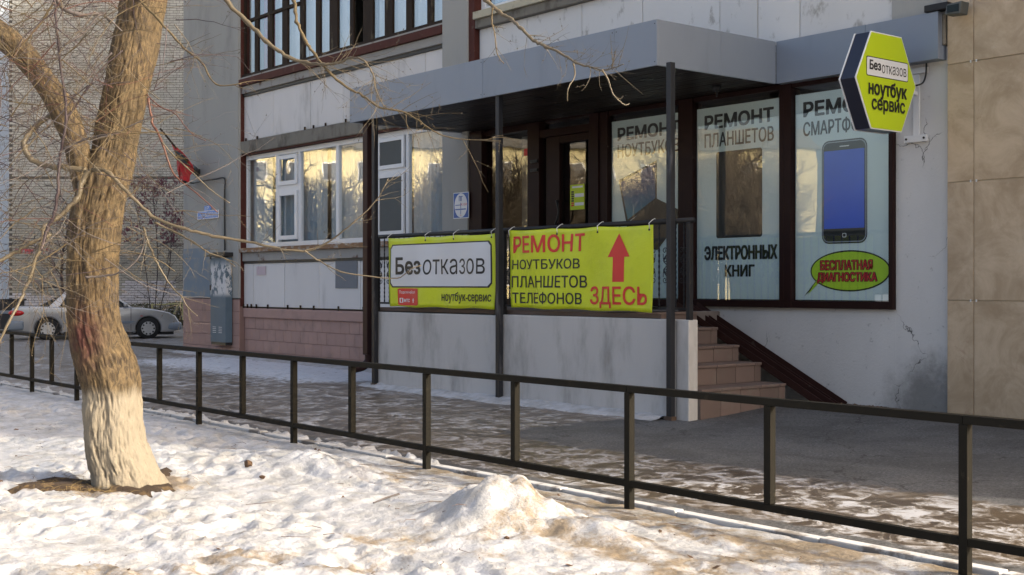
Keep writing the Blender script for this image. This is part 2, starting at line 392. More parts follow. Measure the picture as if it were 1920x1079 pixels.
def thing(name, label, cat, loc=(0, 0, 0), group=None, rz=0):
    o = bpy.data.objects.new(name, None); C.objects.link(o); o.location = loc; o.rotation_euler = (0, 0, rz); o.empty_display_size = .2
    return tag(o, label, cat, group)
def tag(o, label, cat, group=None):
    o['label'] = label; o['category'] = cat
    if group: o['group'] = group
    return o
def bx(name, mat, parent, x0, x1, y0, y1, z0, z1, bevel=0, label=None):
    return ob(name, MB().box(x0, x1, y0, y1, z0, z1), mat, parent, bevel=bevel, label=label)
def spline(pts, n=6):
    P_ = [Vector(p) for p in pts]; out = []
    for i in range(len(P_)-1):
        a = P_[max(i-1, 0)]; b = P_[i]; c = P_[i+1]; d = P_[min(i+2, len(P_)-1)]
        for j in range(n):
            t = j/n; out.append(.5*((2*b)+(c-a)*t+(2*a-5*b+4*c-d)*t*t+(3*b-a-3*c+d)*t**3))
    out.append(P_[-1]); return out
def rrect(u0, u1, v0, v1, r, n=5):
    out = []
    for cu, cv, a0 in ((u1-r, v0+r, -90), (u1-r, v1-r, 0), (u0+r, v1-r, 90), (u0+r, v0+r, 180)):
        for i in range(n+1):
            a = R(a0+90*i/n); out.append((cu+r*math.cos(a), cv+r*math.sin(a)))
    return out

_txt = {}
def glyphs(s):
    """outline loops of the string, each outer contour filled by itself (overlapping strokes stay solid)"""
    if s in _txt: return _txt[s]
    cu = bpy.data.curves.new('t', 'FONT'); cu.body = s; cu.size = 1; cu.resolution_u = 4; cu.fill_mode = 'NONE'
    o = bpy.data.objects.new('t', cu); C.objects.link(o)
    oe = o.evaluated_get(bpy.context.evaluated_depsgraph_get()); me = oe.to_mesh()
    co_ = [(x.co.x, x.co.y) for x in me.vertices]; nb = {}
    for e in me.edges:
        i, j = e.vertices; nb.setdefault(i, []).append(j); nb.setdefault(j, []).append(i)
    oe.to_mesh_clear(); bpy.data.objects.remove(o); bpy.data.curves.remove(cu)
    seen = set(); loops = []
    for st0 in sorted(nb):
        if st0 in seen: continue
        lp = [st0]; seen.add(st0); cur = st0
        while True:
            nx = [q for q in nb[cur] if q not in seen]
            if not nx: break
            cur = nx[0] if not (len(lp) == 1 and st0+1 in nx) else st0+1; seen.add(cur); lp.append(cur)
        if len(lp) > 2: loops.append([co_[i] for i in lp])
    ar = lambda l: .5*sum(l[i][0]*l[(i+1) % len(l)][1]-l[(i+1) % len(l)][0]*l[i][1] for i in range(len(l)))
    def inside(p, l):
        c_ = False
        for i in range(len(l)):
            (x0, y0), (x1, y1) = l[i], l[i-1]
            if (y0 > p[1]) != (y1 > p[1]) and p[0] < (x1-x0)*(p[1]-y0)/(y1-y0)+x0: c_ = not c_
        return c_
    A_ = [ar(l) for l in loops]; big = max(range(len(loops)), key=lambda i: abs(A_[i])); sg = 1 if A_[big] > 0 else -1
    outs = [i for i in range(len(loops)) if A_[i]*sg > 0]; holes = {i: [] for i in outs}; lone = []
    for i in range(len(loops)):
        if A_[i]*sg < 0:
            cand = [j for j in outs if all(inside(p, loops[j]) for p in loops[i][::3])]
            if cand: holes[min(cand, key=lambda j: abs(A_[j]))].append(i)
            else: lone.append(i)
    for i in lone: outs.append(i); holes[i] = []
    from mathutils.geometry import tessellate_polygon
    v, f = [], []
    for n_, i in enumerate(outs):
        pl_ = [[Vector((x, y, 0)) for x, y in loops[i]]]+[[Vector((x, y, 0)) for x, y in loops[h]] for h in holes[i]]
        flat_ = [q for l in pl_ for q in l]; o_ = len(v); v += [(q.x, q.y, n_ % 2) for q in flat_]
        for t in tessellate_polygon(pl_):
            a_, b_, c_ = [flat_[k_] for k_ in t]
            if (b_-a_).cross(c_-a_).z < 0: t = t[::-1]
            f.append(tuple(k_+o_ for k_ in t))
    v = np.array(v, float); v[:, 0] -= v[:, 0].min(); v[:, 1] -= v[:, 1].min(); v[:, 0] /= v[:, 0].max(); v[:, 1] /= v[:, 1].max()
    _txt[s] = (v, f); return v, f
def text(s, mat, parent, u0, u1, v0, v1, place, off=.0, name='lettering', shear=0):
    """fit the string to the rectangle u0..u1 x v0..v1; place(u, v) gives the world point; off thickens the strokes"""
    v, f = glyphs(s); mb = MB(); b = max(0, off)*(v1-v0)*1.6; bu = b
    nrm = (Vector(place(u0+.01, v0))-Vector(place(u0, v0))).cross(Vector(place(u0, v0+.01))-Vector(place(u0, v0))).normalized()
    sh = [(0, 0)] if b == 0 else [(0, 0), (bu, 0), (-bu, 0), (bu*.7, b*.7), (-bu*.7, b*.7), (-bu*.7, -b*.7), (bu*.7, -b*.7)]
    for i, (du, dv) in enumerate(sh):
        mb.add([Vector(place(u0+bu+(u1-u0-2*bu)*(a[0]+shear*a[1])+du, v0+b+(v1-v0-2*b)*a[1]+dv))+nrm*(.0001*(2*i+a[2])) for a in v], f)
    return ob(name, mb, mat, parent)
def flat(name, mat, parent, uv, place, d=(0, .0015, 0), label=None):
    return ob(name, MB().prism([Vector(place(u, v)) for u, v in uv], d), mat, parent, label=label)

# ------------------------------------------------------------------ ground
def gz(X, Y):
    X = np.asarray(X, float); Y = np.asarray(Y, float)
    up = sst(9.0, 11.0, Y)*sst(-13, -9.5, X)*.1
    z = -.10+up-.25*sst(-24, -34, X)-.03*sst(7.5, 5.5, Y)
    return z
def grid(name, xs, ys, zf, mat, attrs=None, holes=None):
    X, Y = np.meshgrid(xs, ys, indexing='ij'); Z = zf(X, Y)
    v = np.stack([X, Y, Z], -1).reshape(-1, 3); nx, ny = len(xs), len(ys)
    idx = np.arange(nx*ny).reshape(nx, ny)
    f = np.stack([idx[:-1, :-1], idx[1:, :-1], idx[1:, 1:], idx[:-1, 1:]], -1).reshape(-1, 4)
    me = bpy.data.meshes.new(name); me.vertices.add(len(v)); me.vertices.foreach_set('co', v.ravel())
    me.loops.add(f.size); me.loops.foreach_set('vertex_index', f.ravel().astype(np.int32))
    me.polygons.add(len(f)); me.polygons.foreach_set('loop_start', np.arange(0, f.size, 4, dtype=np.int32)); me.polygons.foreach_set('loop_total', np.full(len(f), 4, np.int32))
    me.update(calc_edges=True); me.polygons.foreach_set('use_smooth', [True]*len(f)); me.materials.append(M[mat])
    for kk, fn in (attrs or {}).items():
        a = me.attributes.new(kk, 'FLOAT', 'POINT'); a.data.foreach_set('value', np.clip(fn(X, Y), 0, 1).ravel().astype(np.float32))
    o = bpy.data.objects.new(name, me); C.objects.link(o); o['kind'] = 'structure'; return o

def ice_mask(X, Y):
    dry = sst(-9.6, -8.4, X)*sst(6.7, 7.6, Y-.05*(X+8))
    grav = sst(5.95, 5.6, Y)*.9*sst(-16, -12, X)
    return .75-.75*np.maximum(dry, grav)
def snow_mask(X, Y):
    a = sst(8.5, 9.15, Y)*sst(-8.9, -9.6, X)*.55*sst(-14.5, -13.8, X)
    b = sst(7.0, 9.5, Y)*sst(-14, -15.5, X)*sst(-24, -21, X)*.62
    c = sst(-25, -30, X)*.35
    return np.maximum(np.maximum(a, b), c)+.05
def pave_z(X, Y): return gz(X, Y)+.014*(fbm(X*5, Y*5, s=3, o=3)-.5)*(.3+ice_mask(X, Y))
grid('pavement', np.arange(-26, -2.0, .06), np.arange(5.36, 11.4, .06), pave_z, 'pave', {'ice': ice_mask, 'snow': snow_mask})
grid('yard', np.concatenate([np.arange(-120, -26.05, 2.0), [-26.0]]), np.concatenate([[5.28], np.arange(7, 90, 2.0)]), lambda X, Y: gz(X, Y)-.004, 'pave', {'ice': lambda X, Y: .75+0*X, 'snow': lambda X, Y: .38+.3*sst(4, 0, Y)+0*X})
grid('roadway', np.array([-2.0, 10, 30, 80]), np.array([5.36, 8, 11.4]), lambda X, Y: gz(X, Y), 'pave', {'ice': lambda X, Y: .3+0*X, 'snow': lambda X, Y: 0*X})

m1 = G(935, 985); m2 = G(590, 878); m3 = G(1120, 1010); tb = G(235, 905); m4 = G(730, 862)
def snow_z(X, Y):
    z = -.075+0*X
    wob = .12*(fbm(X*3, Y*3, s=40)-.5)
    r = np.hypot((X-m1.x)/1.0, (Y-m1.y)/.85)+wob
    z = z+.135*np.exp(-(r/.27)**2.6)+.045*np.exp(-(np.hypot((X-m1.x+.1)/1.0, (Y-m1.y-.05)/.7)/.42)**2)+.075*np.exp(-(np.hypot((X-m1.x+.15)/1.5, (Y-m1.y)/.9)/.6)**2)
    z = z+.10*np.exp(-(r/.5)**2)*(fbm(X*9, Y*9, s=77, o=3)-.5)*1.4+.05*np.exp(-(r/.45)**2)*(1-np.abs(2*fbm(X*4, Y*4, s=83, o=4)-1)*2.5)
    q = np.hypot((X-m2.x)/1.25, (Y-m2.y)/.6)+wob; z = z+.10*np.exp(-(q/.42)**2)
    q = np.hypot((X-m4.x)/.8, (Y-m4.y)/.5)+wob; z = z+.07*np.exp(-(q/.32)**2)
    q = np.hypot((X-m3.x)/.9, (Y-m3.y)/.35)+wob; z = z+.07*np.exp(-(q/.33)**2)
    lump = 1-np.abs(2*fbm(X*3.3+Y*1.2, Y*5.5, s=11, o=5)-1)*2.2
    calm = .35+1.0*sst(.35, .62, fbm(X*.8, Y*1.3, s=61, o=3)); z = z+.034*lump*calm+.035*(fbm(X*.9, Y*1.1, s=21, o=2)-.5)
    fine = np.abs(2*fbm(X*11, Y*17, s=31, o=4)-1); z = z-.030*fine*(.5+.6*calm)
    rt = np.hypot(X-tb.x, Y-tb.y); z = z-.05*np.exp(-(rt/.42)**2)
    e = sst(4.75, 5.2, Y); z = z*(1-e)+e*(-.072+.010*lump)
    return z
def snow_dirt(X, Y):
    n = fbm(X*4, Y*4, s=50)
    d = .8*np.exp(-(np.hypot((X-m3.x)/1.3, (Y-m3.y-.05)/.4)/.45)**2)
    rt = np.hypot((X-tb.x)/1.25, Y-tb.y); d = np.maximum(d, 1.1*np.exp(-(rt/.48)**4))
    d = np.maximum(d, .75*sst(4.3, 5.0, Y)*sst(-9.5, -7, X)*(.5+n)); d = np.maximum(d, .62*sst(-7.2, -5.4, X)*n*1.6)
    g2 = G(60, 915); d = np.maximum(d, .6*np.exp(-(np.hypot(X-g2.x, (Y-g2.y)/.5)/.5)**2))
    return d+.1*(n-.5)
grid('snow_ground', np.arange(-17, -1.0, .024), np.arange(.4, 5.285, .024), snow_z, 'snow', {'dirt': snow_dirt})
farz = lambda X, Y: -.10+.05*fbm(X*.3, Y*.3, s=5)
fd = {'dirt': lambda X, Y: .15+0*X}
grid('snow_beyond', np.concatenate([np.arange(-180, -26, 3.), np.arange(-26.0, -16.9, .4)]), np.concatenate([np.arange(-160, -20, 4.), np.arange(-20, 5.28, .4), [5.28]]), lambda X, Y: np.where(X > -17.2, -.09, farz(X, Y)), 'snow', fd)
grid('snow_behind', np.array(list(np.arange(-17, 80, 2.))), np.array(list(np.arange(-60, -.6, 2.))+[.42]), lambda X, Y: farz(X, Y), 'snow', fd)
grid('snow_verge', np.arange(-1.03, 80, 2.), np.array([.42, 2, 4, 5.28]), lambda X, Y: -.07+0*X, 'snow', fd)

kerb = bpy.data.objects.new('kerb', None); C.objects.link(kerb); kerb['kind'] = 'structure'
kx = -22.0
while kx < 2:
    dz = random.uniform(-.006, .006); L = 1.0
    ob('kerb_stone', MB().box(kx+.004, kx+L-.004, 5.285, 5.365+random.uniform(-.004, .004), -.4, -.045+dz), 'kerb', kerb, bevel=.008); kx += L

# snow ridges left along the foot of the porch wall
def ridge(name, pts, wd, h, seed):
    mb = MB(); n = 70; m = 9; vs = []
    for i in range(n+1):
        t = i/n; p = Vector(pts[0]).lerp(Vector(pts[1]), t)
        ww = wd*(.45+.9*float(fbm(t*9, 0, s=seed)))
        for j in range(m):
            s_ = j/(m-1); y = p.y-ww*(1-s_)
            zz = float(gz(p.x, y))+h*math.sin(s_*math.pi*.5)*(.3+1.2*float(fbm(t*22, s_*3, s=seed+3)))-.012*(1-s_)
            vs.append((p.x+.02*math.sin(7*s_+t*30), y, zz))
    mb.add(vs, [(i*m+j, i*m+j+1, (i+1)*m+j+1, (i+1)*m+j)[::-1] for i in range(n) for j in range(m-1)])
    o = ob(name, mb, 'snow', smooth=True); o['kind'] = 'structure'; return o
ridge('snow_ridge', [(-14.4, 9.21, 0), (-8.8, 9.21, 0)], .30, .05, 5)
ridge('snow_ridge', [(-24, 11.0, 0), (-14.4, 11.0, 0)], .5, .05, 15)
for a_ in range(8): ridge('snow_ridge', [(-21+1.7*a_, 5.40+.05*(a_%2), 0), (-19.35+1.7*a_, 5.42, 0)], .26, .085, 25+a_)

# ------------------------------------------------------------------ apartment building
B = thing('apartment_building', 'grey panel apartment block with glazed loggias and a pink tiled base', 'building', (-16, 12, 0))
Y0 = 11.1
xl = FX(354); xp1 = FX(449, 10.98); xq0, xq1 = FX(841), FX(889); XS = FX(1679.5); XT = FX(1779)
bx('wall', 'grey_wall', B, xl, 2.3, 14.2, 18, -.5, 16); bx('wall', 'grey_wall', B, xl, 2.3, 18.01, 48, -.5, 28)                     # body behind the loggias; tall unseen rear block added to shade the brick building
bx('wall', 'grey_wall', B, xl, XT, 11.12, 14.19, 7.6, 16)
bx('pier', 'grey_wall', B, xl, xp1, 10.98, 14.18, 1.0, 7.58, .01)
bx('pier', 'grey_wall', B, FX(418, 10.98), xp1-.02, 10.965, 10.979, 1.0, 7.5, .004)
bx('wall_patch', 'blue_wall', B, xl-.003, FX(394, 10.97), 10.972, 10.979, 1.0, FZ(370, 466, 10.97))
bx('pier_base', 'pink_joint', B, xl+.01, xp1-.01, 10.99, 14.1, -.5, .98)
bx('pier', 'grey_wall', B, xq0, xq1, 10.98, 14.18, .7, 7.58, .01)
# pier base tiles
tile_cache = {}
def tile(name, mat, parent, x0, x1, y, z0, z1, t=.015, bevel=.004):
    key = (name, mat, round(x1-x0, 3), round(z1-z0, 3), t)
    if key not in tile_cache:
        bmm = bmesh.new(); bmesh.ops.create_cube(bmm, size=1)
        for v in bmm.verts: v.co = Vector((v.co.x*(x1-x0), (v.co.y-.5)*t, v.co.z*(z1-z0)))
        bmesh.ops.bevel(bmm, geom=[e for e in bmm.edges], offset=bevel, segments=1, affect='EDGES')
        me = bpy.data.meshes.new(name); bmm.to_mesh(me); bmm.free(); me.materials.append(M[mat]); tile_cache[key] = me
    return link(name, tile_cache[key], parent, ((x0+x1)/2, y+random.uniform(-.002, .002), (z0+z1)/2))
J = .006
for r_ in range(5):
    z0 = -.17+.23*r_; z1 = z0+.23 if r_ < 4 else .98
    xs = [xl]; o_ = .15 if r_ % 2 else .3
    xs += [xl+o_+.3*i for i in range(12) if xl+o_+.3*i < xp1-.05]+[xp1]
    for a, b in zip(xs, xs[1:]): tile('base_tile', 'pink', B, a+J/2, b-J/2, 10.99, z0+J/2, z1-J/2)
# loggia base between the piers
bx('base_wall', 'pink_joint', B, xp1+.001, -14.3, 11.10, 11.3, -.5, .80)
bx('base_ledge', 'pink', B, xp1+.002, -14.0, 11.05, 11.3, .64, .82, .02)
bx('base_wall', 'pink_joint', B, -14.3, FX(1000), 11.10, 11.3, -.5, .83)
for r_ in range(4):
    z0 = -.20+.212*r_; z1 = z0+.212 if r_ < 3 else .64
    xs = [xp1+.002]; x = xp1+(.14 if r_ % 2 else .3)
    while x < -14.4: xs.append(x); x += .3
    xs.append(-14.3)
    for a, b in zip(xs, xs[1:]): tile('base_tile', 'pink', B, a+J/2, b-J/2, 11.10, z0+J/2, z1-J/2)
# brown corner posts of the loggias
for zz0, zz1 in ((.85, 3.70), (3.74, 7.5)):
    bx('corner_post', 'brown', B, xp1+.001, FX(457), 11.0, 11.2, zz0, zz1, .006)
bx('corner_post', 'brown', B, xq1+.001, FX(900), 11.0, 11.2, 3.95, 7.5, .006)
XA, XB = FX(457), xq0-.002
bx('concrete_beam', 'beam', B, FX(450), XB, 11.0, 14.1, 3.72, 3.95, .012)
bx('concrete_beam', 'beam', B, FX(900), XT, 11.02, 14.1, 3.60, 3.90, .012)
bx('balcony_strip', 'strip', B, XA, XB, 11.02, 11.3, 4.855, 4.99, .006)
bx('loggia_sill', 'brown', B, XA-.05, XB, 10.97, 11.25, 4.993, 5.12, .006)
bx('flashing', 'strip', B, XA, XB, 11.0, 11.2, 5.123, 5.155, .003)
bx('balcony_strip', 'strip', B, XA, XB, 11.04, 11.3, 1.70, 1.86, .006)
bx('window_sill', 'rust', B, XA, XB, 10.98, 11.2, 1.863, 1.945, .006)
bx('dark_gap', 'cable', B, XA, XB, 11.06, 11.2, 1.655, 1.698)
bx('dark_gap', 'cable', B, XA, XB, 11.05, 11.2, 4.80, 4.853)
def panels(pxs, z0, z1, mat, y=11.08, br=True):
    for a, b in zip(pxs, pxs[1:]):
        x0, x1 = FX(a)+.006, FX(b)-.006
        ob('cladding_panel', MB().box(x0, x1, y+random.uniform(-.004, .004), y+.05, z0, z1), mat, B, bevel=.004)
        if br:
            for t in (.12, .5, .88):
                if random.random() < .45: continue
                xx = x0+(x1-x0)*t; ob('bracket', MB().box(xx-.012, xx+.012, y-.03, y-.006, z0-.03, z0+.045), 'oldwood', B)
bx('backing_wall', 'cable', B, XA, XB, 11.15, 11.25, .83, 1.70)
bx('backing_wall', 'cable', B, XA, XB, 11.15, 11.25, 3.96, 4.85)
bx('backing_wall', 'cable', B, FX(900), XT, 11.15, 11.25, 3.91, 4.9)
panels([457.5, 477, 535, 600, 678, 735, 790, 840.5], .85, 1.652, 'panel')
panels([457.5, 515, 584, 645, 701, 750, 800, 840.5], 3.97, 4.797, 'panel')
panels([900.5, 990, 1093, 1207, 1352, 1423, 1502, 1676], 3.92, 4.93, 'panel_up', br=False)
bx('painted_patch', pm('dark_grey_patch', (.16, .17, .185), .8, .08, 4), B, FX(632), FX(673), 11.066, 11.072, FZ(650, 541), FZ(650, 486))
bx('paper_notice', pm('faded_pink_paper', (.52, .42, .44), .8, .05, 4), B, FX(484), FX(501), 11.066, 11.072, FZ(492, 516), FZ(492, 500))
# loggia 2 above the entrance
bx('ledge', 'beam', B, FX(900.5), XT, 11.0, 11.3, 4.935, 5.06, .01)
bx('window_sill', 'yellow_sill', B, FX(900.5), FX(1300), 10.96, 11.2, 5.063, 5.17, .006)
def upwindow(x0, x1, z0, z1, divs, wf=.07, y=11.12, mat='upvc', cur=None, name='window', glassm='glass', depth=.07):
    """outer frame with mullions at divs; panes and curtain as children"""
    mb = MB(); e = .001
    mb.box(x0, x0+wf, y, y+depth, z0, z1); mb.box(x1-wf, x1, y, y+depth, z0, z1)
    mb.box(x0+wf+e, x1-wf-e, y+.002, y+depth, z0, z0+wf); mb.box(x0+wf+e, x1-wf-e, y+.002, y+depth, z1-wf, z1)
    for d in divs: mb.box(d-wf/2, d+wf/2, y+.003, y+depth, z0+wf+e, z1-wf-e)
    fr = ob(name, mb, mat, B)
    es = [x0+wf/2]+list(divs)+[x1-wf/2]
    for a, b in zip(es, es[1:]): ob('pane', MB().box(a+wf/2, b-wf/2, y+depth*.5, y+depth*.5+.006, z0+wf, z1-wf), glassm, fr)
    return fr
def curtain(parent, x0, x1, y, z0, z1, mat, seed=0):
    n = max(8, int((x1-x0)/.035)); mb = MB(); vs = []
    for i in range(n+1):
        x = x0+(x1-x0)*i/n; yy = y+.022*math.sin(i*1.15+seed)+.02*math.sin(i*.37+seed)
        vs += [(x, yy, z0), (x, yy, z1)]
    mb.add(vs, [(2*i, 2*i+2, 2*i+3, 2*i+1) for i in range(n)]); return ob('curtain', mb, mat, parent, smooth=True)
w2 = upwindow(FX(900.5), FX(1300), 5.173, 7.2, [FX(990), FX(1090)], .08)
curtain(w2, FX(910), FX(1290), 11.27, 5.2, 7.2, 'bluecurtain', 3)
# ground floor loggia: white window, five lights
wz0, wz1 = 1.95, 3.685
w1 = upwindow(FX(457.5), FX(703), wz0, wz1, [FX(517.5), FX(559), FX(630)], .08)
for zz in ((wz0+.12, 2.93), (3.05, wz1-.10)):       # the opening sashes
    mb = MB(); a, b = FX(521), FX(556.5); wf = .07
    mb.box(a, a+wf, 11.09, 11.119, *zz); mb.box(b-wf, b, 11.09, 11.119, *zz); mb.box(a+wf+.001, b-wf-.001, 11.092, 11.119, zz[0], zz[0]+wf); mb.box(a+wf+.001, b-wf-.001, 11.092, 11.119, zz[1]-wf, zz[1])
    ob('sash', mb, 'upvc', w1)
bx('transom', 'upvc', w1, FX(520), FX(557), 11.121, 11.17, 2.93, 3.05)
curtain(w1, FX(459), FX(500), 11.24, 1.9, 3.7, 'curtain', 1); curtain(w1, FX(500), FX(585), 11.25, 1.9, 3.7, 'bluecurtain', 2)
curtain(w1, FX(585), FX(597), 11.24, 1.9, 3.7, 'curtain', 5); curtain(w1, FX(605), FX(700), 11.25, 1.9, 3.7, 'curtain', 7)
w1b = upwindow(FX(704), FX(841)-.005, wz0, wz1, [FX(761)], .08)
for i, zz in enumerate(((wz0+.1, 3.02), (3.1, wz1-.09))):
    mb = MB(); a, b = FX(708), FX(757.5); wf = .06
    mb.box(a, a+wf, 11.09, 11.119, *zz); mb.box(b-wf, b, 11.09, 11.119, *zz); mb.box(a+wf+.001, b-wf-.001, 11.092, 11.119, zz[0], zz[0]+wf); mb.box(a+wf+.001, b-wf-.001, 11.092, 11.119, zz[1]-wf, zz[1])
    ob('sash', mb, 'upvc', w1b); bx('insect_screen', 'screen', w1b, a+wf, b-wf, 11.105, 11.108, zz[0]+wf, zz[1]-wf)
bx('transom', 'upvc', w1b, FX(707), FX(758), 11.121, 11.17, 3.02, 3.1)
curtain(w1b, FX(765), FX(795), 11.24, 1.9, 3.7, 'curtain', 4); curtain(w1b, FX(792), FX(818), 11.22, 1.9, 3.7, 'bluecurtain', 8); curtain(w1b, FX(818), FX(838), 11.24, 1.9, 3.7, 'curtain', 9)
bx('lintel', 'brown', B, FX(457.5), XB, 11.03, 11.2, 3.69, 3.718)
# upper loggia in old brown timber
posts = [(457.2, 461), (479, 486), (504, 513), (531, 541), (564, 572), (594, 602), (620, 635), (658, 665), (683, 701), (723, 738), (764, 775), (803, 813), (836, 840.5)]
lg = ob('loggia_frame', MB().box(XA, XB, 11.03, 11.14, 5.158, 5.21), 'oldwood', B)
for i, (a, b) in enumerate(posts): bx('mullion', 'oldwood', lg, FX(a), FX(b), 11.075+random.uniform(-.006, .006), 11.12, 5.211, 7.5, .006)
ob('transom', MB().box(FX(461), FX(565), 11.06, 11.12, 6.19, 6.24), 'oldwood', lg)
for i in range(len(posts)-1):
    if i == 7: continue                                       # an opened light: dark gap
    a, b = FX(posts[i][1]), FX(posts[i+1][0])
    tl = random.uniform(-.004, .004)
    ob('pane', MB().prism([Vector((a, 11.10, 5.21)), Vector((b, 11.10+tl, 5.21)), Vector((b, 11.10+tl*2, 7.5)), Vector((a, 11.10+tl, 7.5))], (0, .004, 0)), 'glass', lg)
for (a, b, mt, y, z0, s_) in ((461, 478, 'bluecurtain', 11.24, 5.2, 1), (478, 503, 'pinkcurtain', 11.26, 5.2, 2), (505, 560, 'whitecurtain', 11.23, 5.2, 3), (566, 600, 'whitecurtain', 11.23, 5.2, 4),
                       (600, 655, 'whitecurtain', 11.23, 5.2, 5), (700, 835, 'whitecurtain', 11.23, 5.2, 6)):
    curtain(lg, FX(a), FX(b), y, z0, 7.4, mt, s_)
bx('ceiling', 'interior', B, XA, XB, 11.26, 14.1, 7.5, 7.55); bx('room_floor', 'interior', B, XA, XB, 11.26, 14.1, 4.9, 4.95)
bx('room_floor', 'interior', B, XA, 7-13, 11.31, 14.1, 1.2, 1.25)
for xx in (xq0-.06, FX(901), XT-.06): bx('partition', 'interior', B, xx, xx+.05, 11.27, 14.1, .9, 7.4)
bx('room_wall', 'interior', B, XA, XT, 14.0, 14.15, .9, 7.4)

# ---- shop front in the same facade
bx('sill_wall', 'plaster', B, FX(1279), XS, 11.1, 11.4, -.5, 1.0)
bx('wall', 'plaster', B, XS+.001, XT, 11.1, 14.1, -.5, 3.59)
bx('wall', 'grey_wall', B, FX(1676.5), XT+.01, 11.06, 11.26, 3.901, 7.6)
bx('shop_lintel', 'shopframe', B, FX(900), XS, 11.13, 11.4, 3.43, 3.598)
bx('sill_wall', 'plaster', B, FX(1000), FX(1278.9), 11.12, 11.4, -.5, .99)
ffp = ob('frame_post', MB().box(FX(890)+.002, FX(913), 11.0, 11.2, .96, 3.46), 'shopframe', B)
def shopwin(p0, p1, lw, rw, z0=1.0, z1=3.46, label=None, bottom=.08):
    x0, x1 = FX(p0), FX(p1); mb = MB()
    mb.box(x0, x0+lw, 11.04, 11.2, z0, z1); mb.box(x1-rw, x1, 11.04, 11.2, z0, z1)
    mb.box(x0+lw+.001, x1-rw-.001, 11.045, 11.2, z0+.001, z0+bottom); mb.box(x0+lw+.001, x1-rw-.001, 11.06, 11.2, z1-.05, z1)
    fr = ob('shop_window', mb, 'shopframe', B, bevel=.004, label=label)
    ob('pane', MB().box(x0+lw, x1-rw, 11.09, 11.096, z0+bottom, z1-.05), 'glass_shop', fr)
    return fr, x0+lw, x1-rw
def film(fr, x0, x1, z0, z1): return bx('poster_film', 'film', fr, x0+.01, x1-.01, 11.112, 11.116, z0, z1)
PL = lambda u, v: Vector((u, 11.1105, v))
PL2 = lambda u, v: Vector((u, 11.1090, v)); PL3 = lambda u, v: Vector((u, 11.1075, v)); PL4 = lambda u, v: Vector((u, 11.106, v))
# phones window
f3, a, b = shopwin(1475, 1680, FX(1489)-FX(1475), FX(1680)-FX(1672), label='shop window with a blue phone print and a green speech bubble')
film(f3, a, b, 1.09, 3.33)
text('РЕМОНТ', 'ink', f3, FX(1505), FX(1657), 3.07, 3.246, PL2, .035)
text('СМАРТФОНОВ', 'ink', f3, FX(1505), FX(1657), 2.86, 3.03, PL2, .014)
ph = flat('phone_print', 'ink', f3, rrect(FX(1540), FX(1625), 1.69, 2.79, .09), PL2, (0, .001, 0))
flat('phone_rim', pm('phone_rim_grey', (.35, .38, .42), .4, .1, 5), f3, rrect(FX(1541.5), FX(1623.5), 1.705, 2.775, .08), PL3, (0, .001, 0))
flat('phone_body', 'ink', f3, rrect(FX(1543), FX(1622), 1.715, 2.765, .07), PL4, (0, .001, 0))
flat('phone_screen', 'bluesc', f3, rrect(FX(1544.5), FX(1620), 1.85, 2.68, .005), lambda u, v: Vector((u, 11.1045, v)), (0, .001, 0))
xc = FX(1582.5); flat('phone_button', 'wink', f3, rrect(xc-.025, xc+.025, 1.755, 1.80, .01), lambda u, v: Vector((u, 11.1045, v)), (0, .001, 0))
flat('phone_button_face', 'ink', f3, rrect(xc-.018, xc+.018, 1.762, 1.793, .008), lambda u, v: Vector((u, 11.103, v)), (0, .001, 0))
flat('phone_speaker', 'wink', f3, rrect(xc-.06, xc+.06, 2.715, 2.725, .004), lambda u, v: Vector((u, 11.1045, v)), (0, .001, 0))
bc, bw, bz, bh = FX(1591.5), (FX(1667)-FX(1517))/2, 1.40, .218
def bubble(g):
    out = []
    for i in range(48):
        a_ = 2*math.pi*i/48; out.append((bc+(bw-g)*math.cos(a_), bz+(bh-g)*math.sin(a_)))
        if i == 28: out.append((FX(1507)+g*3, 1.13+g*1.2))
    return out
flat('speech_bubble', 'ink', f3, bubble(0), PL2, (0, .001, 0)); flat('speech_bubble_fill', 'lime_print', f3, bubble(.016), PL3, (0, .001, 0))
text('БЕСПЛАТНАЯ', 'ink', f3, FX(1536.5), FX(1636.5), 1.402, 1.522, PL4, .05); text('БЕСПЛАТНАЯ', 'darkred', f3, FX(1538), FX(1635), 1.41, 1.514, lambda u, v: Vector((u, 11.1045, v)), .015)
text('ДИАГНОСТИКА', 'ink', f3, FX(1530.5), FX(1645), 1.262, 1.392, PL4, .05); text('ДИАГНОСТИКА', 'darkred', f3, FX(1532), FX(1643.5), 1.27, 1.385, lambda u, v: Vector((u, 11.1045, v)), .015)
# e-books window
f2, a, b = shopwin(1279, 1474.8, FX(1305)-FX(1279.5), FX(1474.8)-FX(1467), label='shop window with a dark tablet print')
film(f2, a, b, 1.09, 3.33)
text('РЕМОНТ', 'ink', f2, FX(1320), FX(1450), 3.07, 3.246, PL2, .035); text('ПЛАНШЕТОВ', 'ink', f2, FX(1320), FX(1450), 2.86, 3.03, PL2, .014)
text('ЭЛЕКТРОННЫХ', 'ink', f2, FX(1319.5), FX(1457), 1.537, 1.71, PL2, .035); text('КНИГ', 'ink', f2, FX(1358), FX(1414), 1.345, 1.487, PL2, .035)
flat('tablet_print', pm('tablet_print_dark', (.028, .022, .018), .5, .2, 4), f2, rrect(FX(1342), FX(1428), 1.796, 2.80, .03), PL2, (0, .001, 0))
